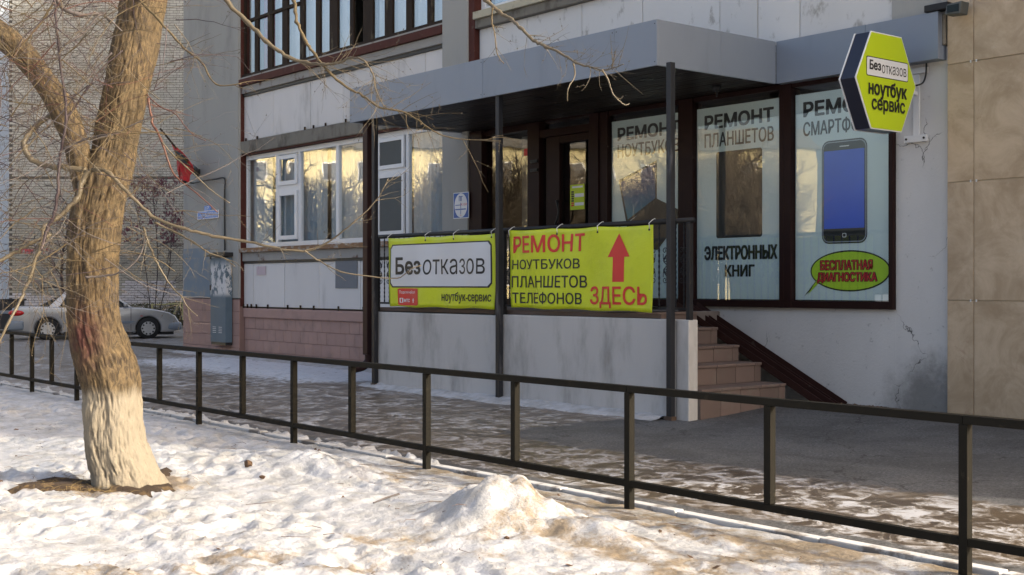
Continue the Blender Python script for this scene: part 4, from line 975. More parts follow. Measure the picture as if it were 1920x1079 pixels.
# ------------------------------------------------------------------ yard fence
FN = thing('yard_fence', 'low black steel fence of two rails with square posts beside the pavement', 'fence', (-8, 5.2, -.1))
fy = 5.2; h_ = .0225
fposts = [(-26.5+0*1, 0)]
pxs = [1810, 1443, 1180, 966, 800, 660, 551, 455, 373, 299, 239, 190, 144, 97, 60, 22]
xs = [FX(p, fy) for p in pxs]; xs += [xs[-1]-1.0*i for i in range(1, 9)]; xs = [xs[0]+1.13, ]+xs; xs = [xs[0]+1.1]+xs
for i, x in enumerate(xs):
    long_ = i % 2 == 0
    lo = -.35 if long_ else .106
    ob('post', MB().box(x-h_, x+h_, fy-h_, fy+h_, lo, .6195), 'fence', FN, bevel=.003)
for i in range(0, len(xs)-2, 2):
    a, b = xs[i+2], xs[i]
    ob('top_rail', MB().box(a+.0005, b-.0005, fy-.024, fy+.024, .62, .66), 'fence', FN, bevel=.003)
    ob('bottom_rail', MB().box(a+h_+.0005, b-h_-.0005, fy-.02, fy+.02, .066, .105), 'fence', FN, bevel=.003)

# ------------------------------------------------------------------ brick building far left
D0 = 50.0; BR = thing('brick_building', 'pale silicate brick building with a whitewashed foot behind the silver car', 'building', tuple(DV*D0+RV*(-780/FPX*D0)+Vector((0, 0, -.3))), rz=math.atan2(RV.y, RV.x))
o3 = wm(BR)
brk = MB(); brk.box(-.120, .120, -.012, .04, -.0405, .0405); bme = brk.mesh('brick', M['brick']); bmw = brk.mesh('brick', M['whitebrick'])
def lx(px): return (px-180)/FPX*D0          # local x on the wall of a picture column
def lz(py): return EYE+(HOR-py)*D0/FPX+.3
def loc(name, mb, mat, kind=None, label=None):
    o = link(name, mb.mesh(name, M[mat] if isinstance(mat, str) else mat)); o.parent = BR
    if kind: o['kind'] = kind
    if label: o['label'] = label
    return o
loc('wall', MB().box(lx(17), lx(380), 0, 12, -.5, 16), 'mortar')
def bricksin():
    out = []; row = 0; z = lz(603)
    while z < lz(-14):
        x = lx(17)+(.13 if row % 2 else 0)+.125
        while x < lx(357): out.append((x, z, row)); x += .256
        z += .0985; row += 1
    return out
allb = bricksin(); white = lambda x, z: z < lz(560)+.25*float(vn(x*.7, 3.3, s=2)) or (x > lx(228) and z < lz(514+20*float(vn(x*.5, 7, s=4))+(18 if x > lx(325) else 0)))
near = sorted(allb, key=lambda q: (0 if q[0] > lx(245) and lz(560) > q[1] > lz(490) else 1, abs(q[1]-lz(470))+.3*abs(q[0]-lx(300))))[:300]
ns = set(near)
st1, st2 = MB(), MB()
for q in allb:
    jit = random.uniform(-.006, .006)
    if q in ns:
        o = bpy.data.objects.new('brick', bmw if white(q[0], q[1]) else bme); C.objects.link(o); o.parent = BR; o.location = (q[0], jit, q[1])
    else:
        if abs(q[1]-lz(333)) < .05: continue
        (st2 if white(q[0], q[1]) else st1).box(q[0]-.120, q[0]+.120, -.012+jit, .04, q[1]-.0405, q[1]+.0405)
loc('brickwork', st1, 'brick', 'stuff'); loc('whitewashed_brickwork', st2, 'whitebrick', 'stuff')
loc('plinth', MB().box(lx(10), lx(380), -.25, 0, -.5, lz(601)), 'beam')
loc('red_graffiti', MB().box(lx(28), lx(66), -.024, -.021, lz(476), lz(467)).box(lx(82), lx(90), -.024, -.021, lz(476), lz(466)), pm('faded_red_paint', (.45, .07, .08), .8, .3, 3, (.42, .41, .38), 5, (.45, .55), .9))
fw = thing('pale_far_building', 'pale blue-white building glimpsed at the left edge', 'building', tuple(DV*58+RV*(-1000/FPX*58)+Vector((0, 0, -.3))), rz=math.atan2(RV.y, RV.x))
o = link('wall', MB().box(-8, 2.5, 0, 8, -.5, 20).mesh('wall', M['farwhite'])); o.parent = fw
for i_ in range(3):
    for j_ in range(5): o = link('window', MB().box(-6+2.6*i_, -4.8+2.6*i_, -.03, .02, 2+3*j_, 3.4+3*j_).mesh('window', M['darkglass'])); o.parent = fw
kp = W(-8, 600, 44); ki = thing('kiosk', 'dark grey low kiosk with a blue stripe at the left edge', 'kiosk', (kp.x, kp.y, -.3), rz=math.atan2(RV.y, RV.x))
for nm, a, b, z0, z1, mt in (('body', -1.1, .62, 0, 1.0, 'carlow'), ('stripe', -1.11, .63, .55, .66, 'carblue'), ('roof', -1.15, .7, 1.001, 1.06, 'black')):
    o = link(nm, MB().box(a, b, -.01 if nm == 'stripe' else 0, 1, z0, z1).mesh(nm, M[mt])); o.parent = ki
# thicket and pipe barrier behind the car
tq = []
mb = MB(); rng = random.Random(3)
for i_ in range(2600):
    q = W(rng.uniform(318, 352), 0, rng.uniform(46.5, 48.5)); zz = -.25+rng.random()*.85
    a_ = rng.uniform(0, 6.28); s_ = rng.uniform(.03, .09); v1 = Vector((math.cos(a_), math.sin(a_), rng.uniform(-.5, .8)))*s_; v2 = Vector((-math.sin(a_), math.cos(a_), rng.uniform(-.8, .8)))*s_*.4
    q.z = zz; mb.add([q, q+v1, q+v1+v2, q+v2], [(0, 1, 2, 3)])
for i_ in range(3500):
    q = W(rng.uniform(225, 318), 0, rng.uniform(46.5, 48.5)); q.z = -.25+rng.random()*.8
    a_ = rng.uniform(0, 6.28); s_ = rng.uniform(.03, .09); v1 = Vector((math.cos(a_), math.sin(a_), rng.uniform(-.5, .8)))*s_; v2 = Vector((-math.sin(a_), math.cos(a_), rng.uniform(-.8, .8)))*s_*.4
    mb.add([q, q+v1, q+v1+v2, q+v2], [(0, 1, 2, 3)])
o = ob('hedge', mb, 'thicket', kind='stuff'); tag(o, 'low brown green hedge along the foot of the brick building', 'hedge'); 
pbar = thing('pipe_barrier', 'thin pale yellow pipe barrier behind the silver car', 'barrier', tuple(W(320, 590, 45)))
ob('rail', MB().tube([W(283, 572, 45), W(352, 569, 45)], .025, 6), 'paleyellow', pbar); 
for px, py in ((285, 603), (343, 600)): ob('post', MB().tube([W(px, 570, 45), W(px, py, 45)], .03, 6), 'paleyellow', pbar)
ob('brace', MB().tube([W(335, 571, 45), W(325, 590, 45)], .02, 6), 'paleyellow', pbar); ob('brace', MB().tube([W(335, 571, 45), W(352, 592, 45)], .02, 6), 'paleyellow', pbar)

# ------------------------------------------------------------------ silver car (built in local axes: x forward, y left, z up)
def build_car():
    D = 38.0; base = W(181, 632, D); base.z = 0; gzv = 1.25-100*D/FPX
    c = thing('parked_car', 'silver four-door saloon parked in front of the brick building', 'car', (base.x, base.y, gzv), rz=math.atan2(RV.y, RV.x)+R(20))
    def part(name, mb, mat, smooth=False, bevel=0, parent=None, seg=3):
        o = link(name, mb.mesh(name, M[mat], smooth)); o.parent = parent or c
        if bevel:
            b = o.modifiers.new('b', 'BEVEL'); b.width = bevel; b.segments = seg; b.limit_method = 'ANGLE'; b.angle_limit = R(25)
            for p in o.data.polygons: p.use_smooth = True
        return o
    wf, wr, wrad, arch = 1.45, -1.38, .315, .36
    top = [(-2.38, .60), (-2.40, .80), (-2.34, .93), (-2.2, .98), (-1.7, 1.00), (-1.0, .965), (0, .95), (.85, .95), (1.25, .93), (1.7, .87), (2.05, .79), (2.24, .68), (2.32, .55)]
    bot = [(2.36, .50), (2.38, .40), (2.34, .27), (2.15, .20)]
    def arc(cx): return [(cx+arch*math.cos(a), max(.19, wrad+arch*math.sin(a))) for a in np.linspace(R(-20), R(200), 15)]
    prof = top+bot+arc(wf)+[(1.0, .17), (-.9, .17)]+arc(wr)+[(-2.0, .24), (-2.36, .28), (-2.42, .42), (-2.42, .55)]
    hw = .89; mb = MB(); n = len(prof)
    layers = [(-hw, 0), (hw, 0)]
    def ywid(x, z):   # plan taper and tuck under
        e = max(0, (abs(x)-1.7)/.72); t = max(0, (.5-z)/.35); u = max(0, (z-.8)/.2)
        return 1-.13*e*e-.04*t-.05*u
    vs = [(x, y*ywid(x, z), z) for y, _ in layers for x, z in prof]
    mb.add(vs, [tuple(range(n))[::-1], tuple(range(n, 2*n))]+[(i, (i+1) % n, n+(i+1) % n, n+i)[::-1] for i in range(n)])
    bm_ = bmesh.new(); me = mb.mesh('body', M['silver']); bm_.from_mesh(me); bmesh.ops.recalc_face_normals(bm_, faces=bm_.faces); bm_.to_mesh(me); bm_.free()
    o = link('body', me); o.parent = c; bb = o.modifiers.new('b', 'BEVEL'); bb.width = .05; bb.segments = 3; bb.limit_method = 'ANGLE'; bb.angle_limit = R(60)
    for p in o.data.polygons: p.use_smooth = True
    # cabin: glass volume + roof + pillars
    bl = [(-1.62, .99), (.98, .955)]; rf = [(-.88, 1.40), (-.60, 1.435), (-.1, 1.445), (.15, 1.43), (.32, 1.39)]
    cp = [bl[0]]+rf+[bl[1]]
    yw = lambda z: .80-.17*(z-.95)/.49
    m = len(cp); gm = MB().add([(x, s*yw(z), z) for s in (-1, 1) for x, z in cp], [tuple(range(m))[::-1], tuple(range(m, 2*m))]+[(i, i+1, m+i+1, m+i)[::-1] for i in range(m-1)])
    me = gm.mesh('windows', M['carglass']); bm_ = bmesh.new(); bm_.from_mesh(me); bmesh.ops.recalc_face_normals(bm_, faces=bm_.faces); bm_.to_mesh(me); bm_.free()
    o = link('windows', me); o.parent = c
    rfp = [(-.93, 1.385)]+rf+[(.36, 1.375)]
    rm = MB().add([(x, s*(yw(z)+.012), z+.014) for s in (-1, 1) for x, z in rfp]+[(x, s*(yw(z)+.012), z-.03) for s in (-1, 1) for x, z in rfp], [])
    m = len(rfp); 
    for i in range(m-1):
        rm.f += [(i, i+1, m+i+1, m+i), (2*m+i, i, i+1, 2*m+i+1), (m+i, 3*m+i, 3*m+i+1, m+i+1)]
    part('roof', rm, 'silver', True)
    for s in (-1, 1):
        def pil(x0, z0, x1, z1, w_): return MB().prism([Vector((x0-w_, s*(yw(z0)+.006), z0)), Vector((x0+w_, s*(yw(z0)+.006), z0)), Vector((x1+w_*.8, s*(yw(z1)+.006), z1)), Vector((x1-w_*.8, s*(yw(z1)+.006), z1))], (0, s*.012, 0))
        part('pillar', pil(.95, .95, .33, 1.40, .045), 'silver'); part('pillar', pil(-.12, .95, -.10, 1.43, .05), 'carlow')
        part('pillar', MB().prism([Vector((-1.36, s*(yw(.98)+.006), .975)), Vector((-1.06, s*(yw(.98)+.006), .975)), Vector((-.80, s*(yw(1.4)+.006), 1.40)), Vector((-.93, s*(yw(1.4)+.006), 1.385))], (0, s*.012, 0)), 'silver')
        part('side_moulding', MB().box(-.98, 1.06, s*.885, s*.897, .47, .535), 'carblue', bevel=.004)
        part('sill', MB().box(-.95, 1.02, s*.80, s*.86, .13, .24), 'carlow')
        for x in (.95, -.08, -1.0): part('door_gap', MB().box(x-.006, x+.006, s*.874, s*.8915, .26, .93), 'carlow')
        for x in (.05, -.86): part('door_handle', MB().box(x-.09, x+.09, s*.888, s*.905, .80, .825), 'silver', bevel=.004)
        part('mirror', MB().box(.74, .86, s*.86, s*1.0, .97, 1.08), 'silver', bevel=.03)
        tl = MB().add([(-2.24+.22*math.cos(t_)*math.cos(p_)-.10*abs(math.sin(p_))*0, s*(.79+.085*math.sin(t_)*math.cos(p_))+s*.045*math.cos(t_)*math.cos(p_), .80+.085*math.sin(p_)) for p_ in np.linspace(-1.57, 1.57, 9) for t_ in np.linspace(0, 2*math.pi, 17)[:-1]], [(j*16+i, j*16+(i+1) % 16, (j+1)*16+(i+1) % 16, (j+1)*16+i) for j in range(8) for i in range(16)]); part('tail_light', tl, 'tail', True)
        part('headlight', MB().prism([Vector((2.28, s*.55, .60)), Vector((2.28, s*.55, .72)), Vector((2.12, s*.80, .74)), Vector((2.16, s*.80, .60))], (.02, s*.02, 0)), 'carglass')
        part('indicator', MB().box(1.22, 1.28, s*.885, s*.897, .68, .70), 'tail')
    part('rear_bumper', MB().box(-2.47, -2.02, -.86, .86, .30, .58), 'carblue', bevel=.06)
    part('front_bumper', MB().box(1.98, 2.43, -.84, .84, .26, .50), 'carblue', bevel=.07)
    part('undertray', MB().box(-1.9, 2.2, -.7, .7, .12, .35), 'carlow')
    for xw in (wf, wr):
        for s in (-1, 1):
            part('wheel_arch', MB().tube([(xw, s*.55, wrad+.01), (xw, s*.80, wrad+.01)], arch-.02, 24), 'carlow')
            ty = part('wheel', MB().tube([(xw, s*.66, wrad), (xw, s*.68, wrad), (xw, s*.85, wrad), (xw, s*.87, wrad)], [.29, wrad, wrad, .285], 32), 'tyre', True)
            rm_ = MB().tube([(xw, s*.86, wrad), (xw, s*.878, wrad)], [.215, .20], 28)
            o = part('rim', rm_, 'rim', False); o.parent = ty
            hol = MB()
            for i in range(10):
                a = i*math.pi/5; cx, cz = xw+.168*math.cos(a), wrad+.168*math.sin(a); hol.tube([(cx, s*.876, cz), (cx, s*.882, cz)], .028, 8)
            o = part('rim_hole', hol, 'carlow'); o.parent = ty
            o = part('hub_cap', MB().tube([(xw, s*.878, wrad), (xw, s*.886, wrad)], [.04, .035], 12), 'rim'); o.parent = ty
    part('number_plate', MB().box(-2.415, -2.40, -.26, .26, .68, .79), 'wink')
build_car()

# ------------------------------------------------------------------ trees
def tube_np(path, rad, nseg, disp, name, mat, parent, attrs=None):
    """a limb as a dense skin with real furrows; disp(a, s, r, P) -> displaced radius factor"""
    P_ = np.array([tuple(p) for p in path]); n = len(P_); T = np.gradient(P_, axis=0); T /= np.linalg.norm(T, axis=1)[:, None]
    U = np.zeros_like(P_); u = np.array([1., 0, 0])
    for i in range(n): u = u-T[i]*u.dot(T[i]); u /= np.linalg.norm(u); U[i] = u
    V = np.cross(T, U); s = np.concatenate([[0], np.cumsum(np.linalg.norm(np.diff(P_, axis=0), axis=1))])
    A = np.linspace(0, 2*np.pi, nseg, endpoint=False); rad = np.asarray(rad)
    dirs = np.cos(A)[None, :, None]*U[:, None, :]+np.sin(A)[None, :, None]*V[:, None, :]
    base = P_[:, None, :]+dirs*rad[:, None, None]
    d, fur = disp(A, s, rad, base, dirs)
    Q = P_[:, None, :]+dirs*(rad[:, None]+d)[:, :, None]
    idx = np.arange(n*nseg).reshape(n, nseg); nx = np.roll(idx, -1, 1)
    f = np.stack([idx[:-1], nx[:-1], nx[1:], idx[1:]], -1).reshape(-1, 4)
    me = bpy.data.meshes.new(name); me.from_pydata(Q.reshape(-1, 3).tolist(), [], f.tolist()); me.polygons.foreach_set('use_smooth', [True]*len(f)); me.materials.append(M[mat])
    a_ = me.attributes.new('furrow', 'FLOAT', 'POINT'); a_.data.foreach_set('value', fur.ravel().astype(np.float32))
    for kk, fn in (attrs or {}).items():
        a_ = me.attributes.new(kk, 'FLOAT', 'POINT'); a_.data.foreach_set('value', np.clip(fn(Q), 0, 1).ravel().astype(np.float32))
    me.update(); return link(name, me, parent)
TD = 8.28
def tp(px, py, dd=0): return W(px, py, TD+dd)
trunk = [(243, 930, 146), (236, 905, 136), (229, 880, 126), (217, 840, 118), (213, 790, 112), (211, 745, 108), (204, 700, 118), (190, 655, 110), (178, 615, 106), (174, 570, 100), (172, 500, 96), (176, 440, 97), (184, 395, 100), (196, 350, 92), (209, 300, 84), (222, 240, 84), (234, 180, 86), (243, 140, 88), (250, 100, 88), (261, 50, 87), (270, 0, 88), (282, -60, 86), (300, -160, 80), (315, -300, 70), (325, -450, 55), (330, -620, 38)]
TR = thing('old_tree', 'big leaning tree with furrowed golden bark and a whitewashed foot', 'tree', (tb.x, tb.y, -.1))
pp = spline([tp(a, b) for a, b, c in trunk], 16); rr_ = np.interp(np.linspace(0, len(trunk)-1, len(pp)), range(len(trunk)), [c/2*.91*TD/FPX for a, b, c in trunk])
def bark_disp(amp, seed, knots=()):
    def f(A, s, rad, base, dirs):
        a = np.cos(A)[None, :]*1.0; b = np.sin(A)[None, :]*1.0; S = s[:, None]
        k_ = rad[:, None]/.2
        wx = fbm(a*2+9, b*2+S*3, S*2, s=seed+7)*1.3
        r1 = 1-np.abs(2*fbm(a*k_*15+wx*1.5, b*k_*15+wx*1.5, S*9, s=seed, o=3)-1)*1.9
        r2 = fbm(a*k_*3, b*k_*3, S*4, s=seed+20, o=3)-.5
        r3 = vn(a*k_*24, b*k_*24, S*16, s=seed+30)-.5
        d = amp*(r1-.3)+.05*r2*k_+.005*r3
        for (c, rr2, h) in knots:
            dist = np.linalg.norm(base-np.array(tuple(c))[None, None, :], axis=2); d = d+h*np.exp(-(dist/rr2)**2)
        flare = .022*np.maximum(0, np.sin(np.arctan2(b, a)*5+1))*np.exp(-np.maximum(0, S-.05)/.12); d = d+flare*(amp > .008)
        return d, np.clip(r1, 0, 1)
    return f
kn = [(tp(257, 712, -.12), .07, .035), (tp(165, 775, -.1), .09, .02), (tp(180, 545, -.2), .09, .028), (tp(222, 95, -.2), .11, .025), (tp(190, 330, -.12), .12, .03)]
washf = lambda Q: sst(.60, .50, Q[..., 2]+.10*fbm(Q[..., 0]*14, Q[..., 1]*14, Q[..., 2]*5, s=3)-.05)
c_red = tp(150, 635, -.19)
redf = lambda Q: np.exp(-(np.hypot(np.hypot(Q[..., 0]-c_red.x, Q[..., 1]-c_red.y)/.12, (Q[..., 2]-c_red.z)/.20))**2)*1.1
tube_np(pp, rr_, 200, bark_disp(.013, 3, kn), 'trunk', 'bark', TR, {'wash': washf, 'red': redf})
zero = {'wash': lambda Q: Q[..., 0]*0, 'red': lambda Q: Q[..., 0]*0}
limb = [(196, 430, 60), (182, 385, 56), (165, 345, 52), (150, 305, 44), (140, 265, 42), (125, 225, 46), (105, 185, 44), (78, 145, 42), (45, 105, 42), (12, 75, 44), (-40, 30, 44), (-130, -60, 40), (-220, -190, 32), (-290, -350, 20)]
lp = spline([tp(a, b, -.03*i) for i, (a, b, c) in enumerate(limb)], 12); lr = np.interp(np.linspace(0, len(limb)-1, len(lp)), range(len(limb)), [c/2*TD/FPX for a, b, c in limb])
tube_np(lp, lr, 90, bark_disp(.005, 13), 'limb', 'bark', TR, zero)
rng = random.Random(11)
twigs = {'twig': MB(), 'twigyel': MB(), 'twiggrey': MB(), 'twigdark': MB(), 'twigred': MB()}; buds = MB()
def grow(p, d, L, r, mat, depth, seg=6, droop=-.1):
    n = max(4, int(L/.07)); pts = [p.copy()]; d = d.normalized(); curl = Vector((rng.uniform(-1, 1), rng.uniform(-1, 1), rng.uniform(-1, 1)))*.16
    for i in range(n):
        d = (d+curl*.5+Vector((rng.gauss(0, .13), rng.gauss(0, .13), rng.gauss(0, .13)+droop*.2))).normalized(); pts.append(pts[-1]+d*L/n)
    rs = [r*(1-.72*i/n) for i in range(n+1)]
    twigs[mat].tube(pts, rs, 4 if r < .003 else 6, cap=False)
    if depth > 0:
        for i in range(1, n):
            if rng.random() < .42:
                dd = (pts[i+1]-pts[i]).normalized(); sd_ = Vector((rng.gauss(0, 1), rng.gauss(0, 1), rng.gauss(0, 1))); sd_ = (sd_-dd*sd_.dot(dd)).normalized()
                grow(pts[i], dd*.6+sd_*.8, L*rng.uniform(.3, .6), max(.0011, rs[i]*.62), mat, depth-1, droop=droop)
    elif r < .004:
        for i in range(1, n+1, 2):
            if rng.random() < .5: q = pts[i]; s_ = .0045; buds.add([q+Vector((s_, 0, 0)), q+Vector((-s_, s_, 0)), q+Vector((-s_, -s_, 0)), q+Vector((0, 0, 2*s_))], [(0, 1, 3), (1, 2, 3), (2, 0, 3), (0, 2, 1)])
    return pts
def branch(pts, w0, w1, mat, dd=0, dd1=None, sub=0, L=.3, sr=.0022, depth=1, name='branch', lo=0.0):
    dd1 = dd if dd1 is None else dd1; n = len(pts)
    q = spline([tp(a, b, dd+(dd1-dd)*i/(n-1)+.02*math.sin(i*2.1)) for i, (a, b) in enumerate(pts)], 6)
    m = len(q); rs = [(w0+(w1-w0)*i/(m-1))/2*TD/FPX*(1+.10*math.sin(i*1.7)+(.22 if i % 6 == 0 else 0)+rng.uniform(-.06, .06)) for i in range(m)]
    for i in range(1, m-1): q[i] = q[i]+Vector((rng.gauss(0, 1), rng.gauss(0, 1), rng.gauss(0, 1)))*rs[i]*.25
    ob(name, MB().tube(q, rs, 8), mat, TR, smooth=True)
    for kx_ in range(sub):
        i = rng.randrange(int(m*lo)+1, m-1); d = (q[i+1]-q[i]).normalized(); s_ = Vector((rng.gauss(0, 1), rng.gauss(0, 1), rng.gauss(0, 1))); s_ = (s_-d*s_.dot(d)).normalized()
        grow(q[i], d*.7+s_*.7, L*rng.uniform(.5, 1.2), sr*rng.uniform(.7, 1.2), mat, depth)
    return q
branch([(165, 325), (175, 318), (205, 326), (240, 362), (285, 405), (340, 427), (400, 442), (456, 452), (520, 466), (570, 470), (610, 457), (660, 420), (705, 377), (728, 335)], 8.5, 1.4, 'twigyel', -.3, -.6, 26, .24)
branch([(570, 470), (600, 490), (640, 510), (690, 518), (745, 522), (770, 505), (790, 498)], 2.6, 1.6, 'twigyel', -.55, -.6, 5, .15)
branch([(165, 322), (152, 348), (142, 375), (107, 408), (82, 430), (76, 463), (55, 520), (40, 560), (18, 602), (-10, 660)], 11, 4, 'twigyel', -.3, -.7, 14, .4)
branch([(100, 215), (62, 240), (46, 273), (58, 298), (85, 311), (125, 314), (160, 318)], 10, 10, 'twigyel', -.15, -.25, 6, .4)
branch([(278, 185), (286, 230), (304, 267), (319, 313), (334, 336), (369, 363), (408, 398)], 5, 1.8, 'twigred', -.15, -.5, 2, .15)
branch([(304, 267), (326, 293), (349, 313), (397, 358), (431, 381)], 3, 1.5, 'twigyel', -.4, -.5, 1, .1)
branch([(275, 178), (300, 200), (330, 215), (345, 235), (365, 255), (385, 264)], 2.5, 1.3, 'twigred', -.1, -.4, 2, .2)
T1 = [(300, -250), (340, -160), (390, -60), (423, 0), (466, 44), (498, 76), (535, 104), (573, 118), (605, 121), (636, 118), (657, 109), (680, 113), (699, 139), (705, 170), (720, 200)]
branch(T1, 10.5, 1.5, 'twigyel', .1, -.8, 34, .32, lo=.45)
branch([(310, -330), (380, -300), (470, -200), (540, -80), (551, 0), (557, 41), (573, 79), (592, 104), (614, 132), (642, 158), (680, 180), (712, 202), (750, 208), (781, 224), (813, 246), (844, 258), (891, 263), (939, 265)], 8, 1.2, 'twig', .1, -1.0, 28, .30, lo=.35)
branch([(315, -380), (450, -420), (640, -330), (800, -150), (880, -50), (912, 0), (934, 21), (959, 37), (975, 52), (1002, 77), (1023, 87), (1065, 108), (1080, 119), (1107, 126), (1132, 131), (1152, 127), (1169, 121)], 10, 1.5, 'twigyel', .1, -1.2, 32, .24, lo=.5)
branch([(1075, 119), (1078, 142), (1065, 167), (1064, 190)], 2.6, 1.5, 'twigyel', -1.2); branch([(1129, 131), (1140, 150), (1150, 177), (1169, 196), (1180, 195)], 2.8, 1.5, 'twigyel', -1.2, sub=2, L=.06)
branch([(924, 15), (922, 40), (928, 65), (932, 100), (945, 120)], 2.4, 1.4, 'twig', -1.15, sub=4, L=.15)
branch([(200, -60), (260, 0), (300, 40), (345, 90), (380, 120), (405, 158), (452, 158)], 6, 2, 'twig', -.1, -.6, 8, .3)
branch([(268, 427), (281, 463), (293, 490), (307, 516), (326, 543), (341, 557), (350, 574), (370, 593)], 4.5, 1.5, 'twigyel', -.3, -.5, 9, .25)
branch([(290, 418), (331, 437), (365, 456), (389, 473), (423, 486), (440, 500)], 4.5, 1.6, 'twigyel', -.3, -.5, 9, .2)
branch([(160, 520), (190, 518), (230, 510), (262, 480), (270, 440), (250, 425)], 4, 2, 'twiggrey', -.35, -.35, 3, .2)
branch([(120, 280), (165, 260), (215, 250), (270, 225), (335, 205)], 5, 1.5, 'twiggrey', -.3, -.45, 5, .2)
branch([(75, -60), (101, 0), (107, 60), (112, 110), (120, 170), (125, 222), (117, 270), (111, 310), (108, 360), (102, 400), (88, 430), (78, 470)], 4, 6, 'twigdark', -.45, -.6, 12, .45)
branch([(125, 222), (130, 215), (165, 165), (190, 130), (230, 95)], 5, 2, 'twigdark', -.45, -.3, 4, .2)
branch([(-20, 500), (20, 478), (60, 455), (95, 440)], 7, 6, 'twigyel', -.6, -.5, 6, .4)
branch([(100, -20), (112, 10), (150, 28), (190, 26), (210, 45)], 9, 6, 'twiggrey', -.2, 0, 4, .3)
branch([(100, 5), (75, 45), (45, 80), (20, 100), (0, 112)], 4, 2, 'twig', -.5, -.6, 4, .3)
branch([(210, 100), (180, 130), (155, 160), (130, 195), (90, 240)], 3.5, 2, 'twiggrey', -.35, -.5, 4, .3)
branch([(120, 85), (160, 60), (190, 28), (230, 60)], 4, 3, 'twiggrey', -.4, -.2, 4, .3)
# the crowd of thin twigs at the left
for i in range(430):
    px, py = rng.uniform(-60, 330), rng.uniform(-80, 250) if i % 3 else rng.uniform(250, 520)
    if px > 240 and rng.random() < .6: px -= 200
    ang = rng.uniform(-.9, .5) if rng.random() < .6 else rng.uniform(0, 6.28)
    d = RV*math.cos(ang)*rng.choice((-1, 1))+Vector((0, 0, math.sin(ang)))+DV*rng.uniform(-.3, .3)
    grow(tp(px, py, rng.uniform(-.75, -.32) if rng.random() < .45 else rng.uniform(.4, 2.2)), d, rng.uniform(.35, .8), rng.uniform(.0018, .0042), rng.choice(['twig', 'twig', 'twiggrey', 'twigyel', 'twigdark', 'twig', 'twig', 'twiggrey', 'twigdark', 'twigred']), 2, droop=-.05)
for kk, mb in twigs.items():
    if mb.v: ob('twigs', mb, kk, TR, kind='stuff')
ob('buds', buds, 'twigyel', TR, kind='stuff')

# background dark sapling and berry shrub
sp = thing('dark_sapling', 'thin dark bare sapling behind the old tree', 'tree', tuple(W(118, 620, 42)))
def bt2(root, pts, D, w0, w1, mat, sub, L, seed, dep=2, sr=.012):
    global twigs; q = spline([W(a, b, D) for a, b in pts], 5); m = len(q); rs = [(w0+(w1-w0)*i/(m-1))/2*D/FPX for i in range(m)]
    ob('trunk', MB().tube(q, rs, 7), mat, root, smooth=True)
    old = twigs; twigs = {mat: MB()}
    def g(p, d, L, r, dep):
        n = 6; pts = [p]; d = d.normalized()
        for i in range(n): d = (d+Vector((rng.gauss(0, .2), rng.gauss(0, .2), rng.gauss(0, .2)))).normalized(); pts.append(pts[-1]+d*L/n)
        twigs[mat].tube(pts, [r*(1-.7*i/n) for i in range(n+1)], 4, cap=False)
        if dep:
            for i in range(1, n):
                if rng.random() < .65: g(pts[i], (pts[i+1]-pts[i]).normalized()+Vector((rng.gauss(0, .7), rng.gauss(0, .7), rng.gauss(0, .7))), L*.55, r*.6, dep-1)
        tips.append(pts)
    tips = []
    for i in range(sub):
        k_ = rng.randrange(m//4, m-1); g(q[k_], Vector((rng.gauss(0, 1), rng.gauss(0, 1), rng.uniform(.0, 1.4))), L*rng.uniform(.5, 1), sr, dep)
    ob('twigs', twigs[mat], mat, root, kind='stuff'); twigs = old; return tips
bt2(sp, [(117, 622), (118, 590), (118, 549), (115, 516), (117, 495), (116, 478), (121, 460), (128, 425), (135, 380)], 42, 6.5, 3.5, 'twigdark', 22, 2.0, 1, 2, .02)
bsh = thing('berry_shrub', 'bare shrub hung with dried purple berries right of the old trunk', 'shrub', tuple(W(290, 625, 42)))
tips = []
for pts in ([(285, 622), (280, 560), (270, 480), (262, 420), (250, 370)], [(288, 622), (292, 560), (296, 480), (290, 400), (285, 350)], [(290, 622), (305, 560), (318, 500), (322, 440), (330, 400)]):
    tips += bt2(bsh, pts, 42, 2.2, 1.4, 'twigdark', 16, 1.25, 1, 2, .011)
bm2 = MB()
for t_ in tips:
    for q in t_[2:]:
        if rng.random() < .22 and W(0, 330, 42).z > q.z > W(0, 455, 42).z:
            for _ in range(2):
                o_ = q+Vector((rng.gauss(0, .03), rng.gauss(0, .03), rng.gauss(-.02, .03))); s_ = .026
                bm2.add([o_+Vector((s_, 0, 0)), o_+Vector((-s_*.5, s_, 0)), o_+Vector((-s_*.5, -s_, 0)), o_+Vector((0, 0, s_*1.5)), o_-Vector((0, 0, s_*1.5))], [(0, 1, 3), (1, 2, 3), (2, 0, 3), (1, 0, 4), (2, 1, 4), (0, 2, 4)])
ob('berries', bm2, 'berry', bsh, kind='stuff')

